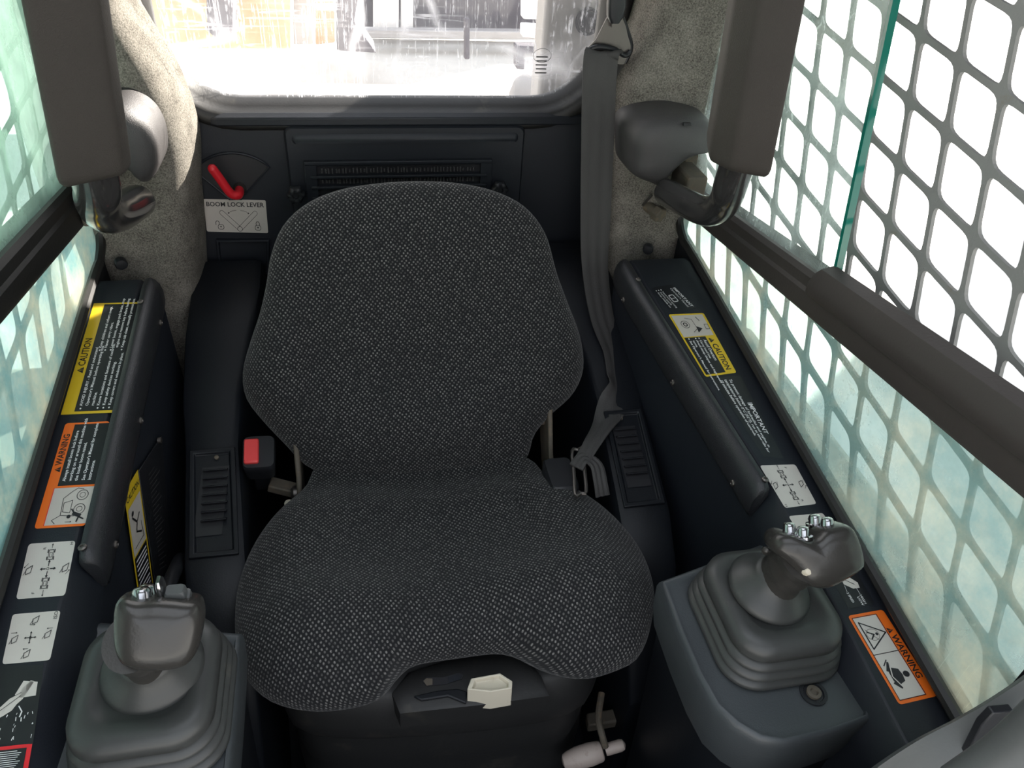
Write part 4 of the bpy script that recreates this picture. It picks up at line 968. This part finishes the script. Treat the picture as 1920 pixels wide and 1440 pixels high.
# =================================================================== CONSOLES + JOYSTICKS
def console(sgn):
    side = 'right' if sgn > 0 else 'left'
    ct = empty('joystick_console', (sgn * .3, -.73, 0), 'grey moulded plastic console box carrying the %s joystick' % side, 'console')
    zt = .575
    px = [(1235, 1085), (1430, 1014), (1470, 1040), (1560, 1170), (1598, 1215), (1622, 1262), (1643, 1320), (1636, 1348), (1560, 1375), (1470, 1396), (1425, 1388), (1380, 1362), (1340, 1325), (1305, 1262), (1270, 1180)]
    if sgn > 0: P = [PZ(x, y, zt) for x, y in px]
    else:
        P = [PZ(x, y, zt) for x, y in px]; P = [Vector((-p.x, p.y, p.z)) for p in P]
        for i, p in enumerate(P):
            if i in (9, 10, 11, 12, 13, 14): p.x = -.214 - .0 * i
            if i in (7, 8, 9, 10, 11): p.y -= .06
    for p in P: p.x = math.copysign(min(abs(p.x), .372), p.x)
    c = sum(P, Vector()) / len(P)
    def rg(z, s, q=0):
        c2 = Vector((c.x, c.y, z)); return [c2 + (Vector((p.x, p.y, z)) - c2) * s for p in P]
    m = MB(); m.loft([rg(zt - .075, .93), rg(zt - .045, .985), rg(zt - .012, 1.0), rg(zt - .004, .985), rg(zt, .955), rg(zt, .93), rg(zt - .003, .915)]); m.build('console_top', 'grey', ct, ang=60)
    m = MB(); m.loft([rg(.01, .75), rg(.30, .82), rg(zt - .06, .90)]); m.build('console_body', 'navy2', ct, ang=60)
    if sgn > 0:
        p = PZ(1525, 1300, zt - .002); m = MB(); m.lathe(p, (0, 0, 1), [(.013, 0), (.013, .0015), (.010, .0015), (.009, -.0005), (.0003, -.0005)], 24); m.build('screw_recess', 'black', ct)
        m = MB(); m.lathe(p, (0, 0, 1), [(.007, 0), (.007, .003), (.004, .0035), (.003, .001), (.0003, .001)], 18); m.build('screw', 'rusty', ct)
    # ------ joystick
    js = empty('joystick', (sgn * .288, -.735, zt), ('right joystick with four chrome buttons on a ribbed rubber boot' if sgn > 0 else 'left joystick with chrome buttons and rocker on a ribbed rubber boot'), 'joystick')
    bc = Vector((.301 if sgn > 0 else -.281, -.743, 0)); m = MB(); R = []
    hs = [(.086, .000), (.088, .004), (.087, .008), (.077, .0105), (.077, .012), (.085, .0145), (.0845, .019), (.0745, .0215), (.0745, .023), (.0815, .0255), (.081, .030), (.071, .0325), (.071, .034), (.0775, .0365), (.077, .042), (.070, .049), (.060, .053), (.048, .0545), (.045, .052)]
    for s, h in hs:
        hh = (zt + h - .002); s = s * .80 if h < .045 else s * .86
        R.append([bc + Vector((a, b, hh)) for a, b in rrect(0, 0, 2 * s * .92, 2 * s, s * .52, 8)])
    m.loft(R); m.build('rubber_boot', 'bellows', js, ang=70)
    hx = Vector((.318, -.752, .705)) if sgn > 0 else Vector((-.268, -.772, .715))
    cb_ = Vector((bc.x - .004 if sgn > 0 else bc.x + .006, bc.y + .006, zt + .051)); axis = (hx - cb_).normalized()
    m = MB(); m.lathe(cb_, axis.lerp(Vector((0, 0, 1)), .55), [(.030, -.006), (.0405, .000), (.0415, .004), (.039, .008), (.033, .014), (.027, .020), (.0235, .026), (.021, .032)], 40); m.build('boot_collar', 'bellows', js, ang=70)
    # stalk grip
    a0 = cb_ + axis.lerp(Vector((0, 0, 1)), .55).normalized() * .020; m = MB()
    t1 = (hx - a0)
    if sgn > 0: t1 = PZ(1506, 1042, .702) - a0
    pts = [a0 - Vector((0, 0, .012)), a0 + t1 * .3, a0 + t1 * .65, a0 + t1]
    R = []; P4 = catmull(pts, 5); yv = Vector((0, 1, 0)); 
    for i, p in enumerate(P4):
        t = i / (len(P4) - 1); r = (.0215 if sgn > 0 else .0185) - .0015 * math.sin(math.pi * t) + .0008 * math.sin(t * 14)
        tt = t1.normalized(); s1 = tt.cross(yv).normalized(); s2 = s1.cross(tt)
        R.append([p + s1 * (math.cos(2 * math.pi * k / 28) * r * 1.0) + s2 * (math.sin(2 * math.pi * k / 28) * r * 1.15) for k in range(28)])
    m.loft(R); m.build('grip', 'grip', js, ang=80)
    # head block
    if sgn > 0:
        F = [(1452, 1010), (1472, 1000), (1520, 1012), (1548, 992), (1590, 985), (1608, 1005), (1620, 1045), (1614, 1068), (1560, 1100), (1530, 1103), (1505, 1092), (1492, 1072), (1470, 1050), (1450, 1030)]
        fy = -.785
    else:
        F = [(214, 1140), (228, 1122), (262, 1126), (300, 1124), (345, 1128), (372, 1134), (380, 1160), (374, 1205), (362, 1235), (340, 1252), (295, 1258), (250, 1254), (222, 1238), (212, 1200)]
        fy = -.805
    # face plane tilted towards the operator/camera
    fn = Vector((-.15 if sgn > 0 else .05, -.80, .60)).normalized(); O = Vector((hx.x, hx.y - .012, hx.z + .004))
    FP = resample(catmull([PP(x, y, tuple(O), tuple(fn)) for x, y in F], 6, True), 60); fc = sum(FP, Vector()) / 60
    m = MB(); R = []
    bk_ = -fn
    for d_, s in ((.040, .55), (.039, .78), (.034, .90), (.022, .97), (.008, 1.0), (.0, .985), (-.005, .93), (-.009, .80), (-.0115, .5), (-.012, .06)):
        R.append([fc + (p - fc) * s + bk_ * d_ for p in FP])
    m.loft(R); hd = m.build('head', 'grip', js, ang=80)
    def btn(px, py, lift, r=.0058, h=.008, name='button'):
        up_ = Vector((0, .55, .83)).normalized(); p = PP(px, py, tuple(fc + bk_ * lift), tuple(fn))
        m = MB(); m.lathe(p - up_ * .004, up_, [(r * 1.45, 0), (r * 1.45, .0025), (r * 1.05, .003), (r, .0035), (r, h), (r * .8, h + .0022), (r * .4, h + .003), (.0002, h + .0031)], 20); m.build(name, 'chrome', js)
    if sgn > 0:
        for x, y, l in ((1480, 994, .012), (1506, 1001, .004), (1528, 978, .026), (1551, 984, .012)): btn(x, y, l)
        m = MB(); up_ = Vector((.1, .45, .88)).normalized(); p = PP(1500, 1004, tuple(fc + bk_ * .012), tuple(fn))
        for x, y in ((1432, 1038), (1428, 1075), (1420, 1098)):
            pp_ = PP(x, y, tuple(a0 + t1 * .4), (-.5, -.6, .4)); mm = MB(); mm.lathe(pp_ + Vector((.004, .003, 0)), Vector((-.6, -.6, .2)), [(.0045, 0), (.004, .002), (.002, .003), (.0002, .003)], 12); mm.build('finger_rib', 'grip', js)
        pp_ = PP(1508, 1066, tuple(fc), tuple(fn)) + fn * .004; mm = MB(); mm.lathe(pp_, fn, [(.006, 0), (.005, .004), (.003, .006), (.0002, .0065)], 14); mm.build('thumb_boss', 'cream', js)
    else:
        for x, y, l in ((266, 1118, .010), (276, 1112, .020)): btn(x, y, l, .0065, .008)
        m = MB(); p = PP(304, 1108, tuple(fc + bk_ * .014), tuple(fn)); R = []
        for h, s in ((0, 1), (.010, .9), (.014, .5)): R.append([p + Vector((a * s, b * s, h)) for a, b in rrect(0, 0, .005, .014, .002, 3)])
        m.loft(R); m.build('toggle', 'chrome', js)
        p = PP(332, 1120, tuple(fc + bk_ * .014), tuple(fn)); R = []; m = MB()
        for h, s in ((-.003, 1.15), (.001, 1.1), (.002, .9), (.008, .85), (.010, .7)): R.append([p + Vector((a * s, b * s * .8, h)) for a, b in rrect(0, 0, .017, .016, .003, 3)])
        m.loft(R); m.build('rocker_button', 'light_grey', js)
console(1); console(-1)

# =================================================================== RIGHT FRONT CORNER
U_px = [(1500, 1560), (1570, 1500), (1640, 1442), (1720, 1388), (1800, 1346), (1860, 1312), (1930, 1266), (2010, 1205)]
cpts = catmull([PY(x, y, -.93) for x, y in U_px], 5); R = []
for p in cpts: R.append([p + Vector(v) for v in ((0, .004, -.012), (0, 0, -.002), (.004, -.006, 0), (.03, -.11, -.030), (.045, -.13, -.06), (.045, -.12, -.12), (.02, .004, -.12))])
m = MB(); m.loft(R); dfm = m.build('door_frame', 'light_grey', None, ang=60); tag(dfm, 'light grey painted door frame curving through the bottom right corner', 'frame')
m = MB(); P = [PY(x, y, -.945) for x, y in ((1790, 1425), (1830, 1345), (1852, 1322), (1890, 1318), (1886, 1345), (1840, 1385))]
m.prism(P, (0, -.006, 0)); o = m.build('latch_bracket', 'black', dfm, bevel=.001); o['label'] = 'dark triangular latch bracket'
m = MB(); m.tube([PY(x, y, -1.0) for x, y in ((1800, 1480), (1880, 1425), (1950, 1365), (2010, 1305))], .014, 16, 5); o = m.build('entry_grab_tube', 'light_grey', None); tag(o, 'pinkish grey painted tube crossing the bottom right corner in front', 'tube')

# =================================================================== SIDE SCREENS (welded mesh guards outside the glass)
def screen(sgn):
    side = 'right' if sgn > 0 else 'left'
    m = MB(); xs = sgn * .462
    O = Vector((0, -.453, 1.077)); I = Vector((0, -.0635, -.008)); J = Vector((0, -.019, -.057))
    def node(i, j):
        if j <= 7: p = O + I * i + J * j
        elif j == 8: p = O + I * i + J * 7 + Vector((0, -.043, -.089))
        else: p = O + I * i + J * 7 + Vector((0, -.053, -.118))
        return Vector((xs, p.y, p.z))
    K = 20
    def cell(i, j, mg=(.10, .10), pad_=None):
        A, B, C_, D_ = node(i, j), node(i + 1, j), node(i + 1, j + 1), node(i, j + 1)
        if max(q.y for q in (A, B, C_, D_)) < -1.15 or min(q.y for q in (A, B, C_, D_)) > -.06: return
        def bil(u, v): return A * (1 - u) * (1 - v) + B * u * (1 - v) + C_ * u * v + D_ * (1 - u) * v
        inn, out = [], []
        for k in range(K):
            a = 2 * math.pi * (k + .5) / K; c, s = math.cos(a), math.sin(a); e = .33
            x, y = math.copysign(abs(c) ** e, c), math.copysign(abs(s) ** e, s)
            inn.append(bil(.5 + .5 * x * (1 - 2 * mg[0]), .5 + .5 * y * (1 - 2 * mg[1])))
            mx_ = max(abs(c), abs(s)); out.append(bil(.5 + .5 * c / mx_, .5 + .5 * s / mx_))
        T = Vector((sgn * .004, 0, 0)); b = len(m.v); vs = inn + out + [p + T for p in inn] + [p + T for p in out]
        fs = []
        for k in range(K):
            l = (k + 1) % K; fs += [(k, l, K + l, K + k), (2 * K + k, 3 * K + k, 3 * K + l, 2 * K + l), (k, 2 * K + k, 2 * K + l, l)]
        m.add(vs, fs)
    for i in range(-13, 16):
        for j in range(-6, 9):
            cell(i, j, (.048, .055) if j < 7 else ((.075, .065) if j == 7 else (.075, .19)))
    o = m.build('side_screen', 'screen', None, smooth=False)
    tag(o, 'dark steel mesh guard bolted outside the %s side windows' % side, 'screen', 'side screens')
screen(1); screen(-1)

# =================================================================== OUTSIDE
m = MB(); m.box((0, 0, -.52), (80, 80, .04)); struct('ground', m, 'concrete', smooth=False); bpy.data.objects['ground']['label'] = 'sunlit pale concrete yard around the machine'
M['paint'] = plastic('machine_paint', (.40, .36, .30), .5, .05, 60, dirt=((.2, .17, .12), .55, 5))
M['towerp'] = plastic('tower_paint', (.34, .33, .33), .5, .05, 60)
M['tan'] = plastic('tan_boards', (.50, .33, .18), .8, .1, 30)
M['shade'] = plastic('dark_timber', (.07, .065, .08), .8, .1, 30)
M['whitepaint'] = plastic('white_paint', (.8, .8, .8), .6, .0)
for sgn, side in ((1, 'right'), (-1, 'left')):
    # boom tower behind the cab and boom arm above the window line
    bt = empty('boom_tower', (sgn * .48, .25, -.2), 'grey %s boom tower upright seen behind the cab' % side, 'boom')
    x0, x1 = (.255, .56) if sgn > 0 else (.40, .60)
    m = MB(); P = [(x0 * sgn, -.2), (x1 * sgn, -.2), (x1 * sgn, 1.75), (x0 * sgn, 1.75)]
    m.prism([Vector((x, .20, z)) for x, z in P], (0, .07, 0)); m.build('upright', 'towerp', bt, bevel=.01)
    if sgn > 0:
        p = PY(1102, 40, .195); m = MB(); m.lathe(p, (0, -1, 0), [(.022, 0), (.022, .004), (.017, .004), (.016, .001), (.0003, .001)], 28); m.build('pin_hole', 'navy', bt)
    m = MB(); m.prism([Vector((sgn * .57, .26, 1.62)), Vector((sgn * .57, .26, 1.20)), Vector((sgn * .57, -1.3, 1.13)), Vector((sgn * .57, -1.3, 1.36))], (sgn * .26, 0, 0)); m.build('boom_arm', 'towerp', bt, bevel=.01)  # unseen arm, placed and sized to keep sun off the interior
    # machine side frame below window
    m = MB(); m.prism([Vector((sgn * .54, .19, .30)), Vector((sgn * .54, -1.4, .30)), Vector((sgn * .54, -1.4, -.48)), Vector((sgn * .54, .19, -.48))], (sgn * .26, 0, 0)); o = m.build('machine_side_frame', 'paint', None, bevel=.02); tag(o, 'dusty beige machine side frame below the %s side window' % side, 'machine frame')
m = MB(); a_ = Vector((.8, .6, 0)); p_ = Vector((-.6, .8, 0)); b0_ = a_ * 5 + Vector((0, 0, -.5))
m.prism([b0_ + p_ * -.28, b0_ + p_ * -6, b0_ + p_ * -6 + Vector((0, 0, 4.6)), b0_ + p_ * -.28 + Vector((0, 0, 4.6))], a_ * .2)
o = m.build('sun_blocking_wall', 'whitepaint', None, smooth=False); tag(o, 'pale barn wall added unseen to keep sun off the cab', 'sunblock')  # out of view, added only to block direct sun from the cab
# things in the yard seen through the rear window
def yard(name, pts, Y, depth, mat, label, cat):
    m = MB(); m.prism([PY(x, y, Y) for x, y in pts], (0, depth, 0)); o = m.build(name, mat, None, bevel=.01); tag(o, label, cat); return o
yard('timber_stack', [(250, -120), (545, -120), (545, 92), (250, 92)], 3.6, .6, 'tan', 'tan timber stack left behind the rear window', 'stack')
yard('dark_drum', [(385, -80), (438, -80), (436, 62), (425, 71), (402, 71), (388, 58)], 3.2, .3, 'shade', 'dark rounded drum in front of the tan timber stack', 'drum')
yard('grey_cabinet', [(548, -120), (590, -120), (592, 84), (550, 84)], 4.25, .5, 'towerp', 'grey cabinet standing to the right of the tan timber stack', 'cabinet')
yard('red_cart', [(592, 20), (628, 20), (628, 80), (592, 84)], 4.85, .3, 'tan', 'small reddish cart beside the grey cabinet outside', 'cart')
yard('shadow_wedge', [(628, -150), (700, -150), (616, 0), (634, 90)][0:2] + [(668, -150), (664, 40), (706, 100), (632, 95)][1:], 4.4, .3, 'shade', 'dark solid standing for a ramp end behind the rear window centre', 'shadow')  # solid dark wedge standing for a triangular shadow in the yard
yard('shed_wall', [(684, -130), (1080, -130), (1080, 58), (684, 58)], 5.6, .3, 'shade', 'long dark shed wall across the yard seen through the rear window', 'shed')
yard('shed_door', [(700, -150), (748, -150), (748, 55), (700, 57)], 5.45, .05, 'whitepaint', 'white shed door left of centre in the dark shed wall', 'door')
yard('shed_door', [(752, -150), (776, -150), (775, 58), (752, 60)], 5.45, .05, 'whitepaint', 'narrow white shed door right of the wider white door', 'door')
yard('shed_plinth', [(684, 56), (1060, 60), (1060, 76), (684, 72)], 5.3, .1, 'towerp', 'grey plinth strip along the foot of the shed wall', 'plinth')
yard('white_board', [(982, -120), (1034, -120), (1033, 38), (981, 36)], 4.4, .1, 'whitepaint', 'tall white panel in the yard right of the black post', 'panel')
yard('white_box', [(980, 48), (1024, 50), (1024, 72), (980, 70)], 4.3, .1, 'whitepaint', 'small white box below the tall white panel outside', 'box')
yard('black_post', [(871, 35), (881, 35), (881, 112), (871, 112)], 4.0, .05, 'shade', 'thin black post standing in the yard', 'post')
yard('low_barrier', [(968, 86), (1024, 88), (1024, 100), (984, 100), (984, 132), (968, 130)], 3.8, .1, 'shade', 'low dark barrier frame in the yard at the right', 'barrier')
m = MB(); c = PY(1010, 172, .42)
m.lathe(Vector((c.x, .42, c.z - .03)), (0, -.2, 1), [(.062, 0), (.062, .02), (.055, .045), (.038, .06), (.015, .068), (.0003, .07)], 28); m.build('domed_cap', 'towerp', bpy.data.objects['boom_tower'])
m = MB(); m.box((.30, .33, c.z - .045), (.24, .15, .03)); m.build('cap_shelf', 'towerp', bpy.data.objects['boom_tower'])
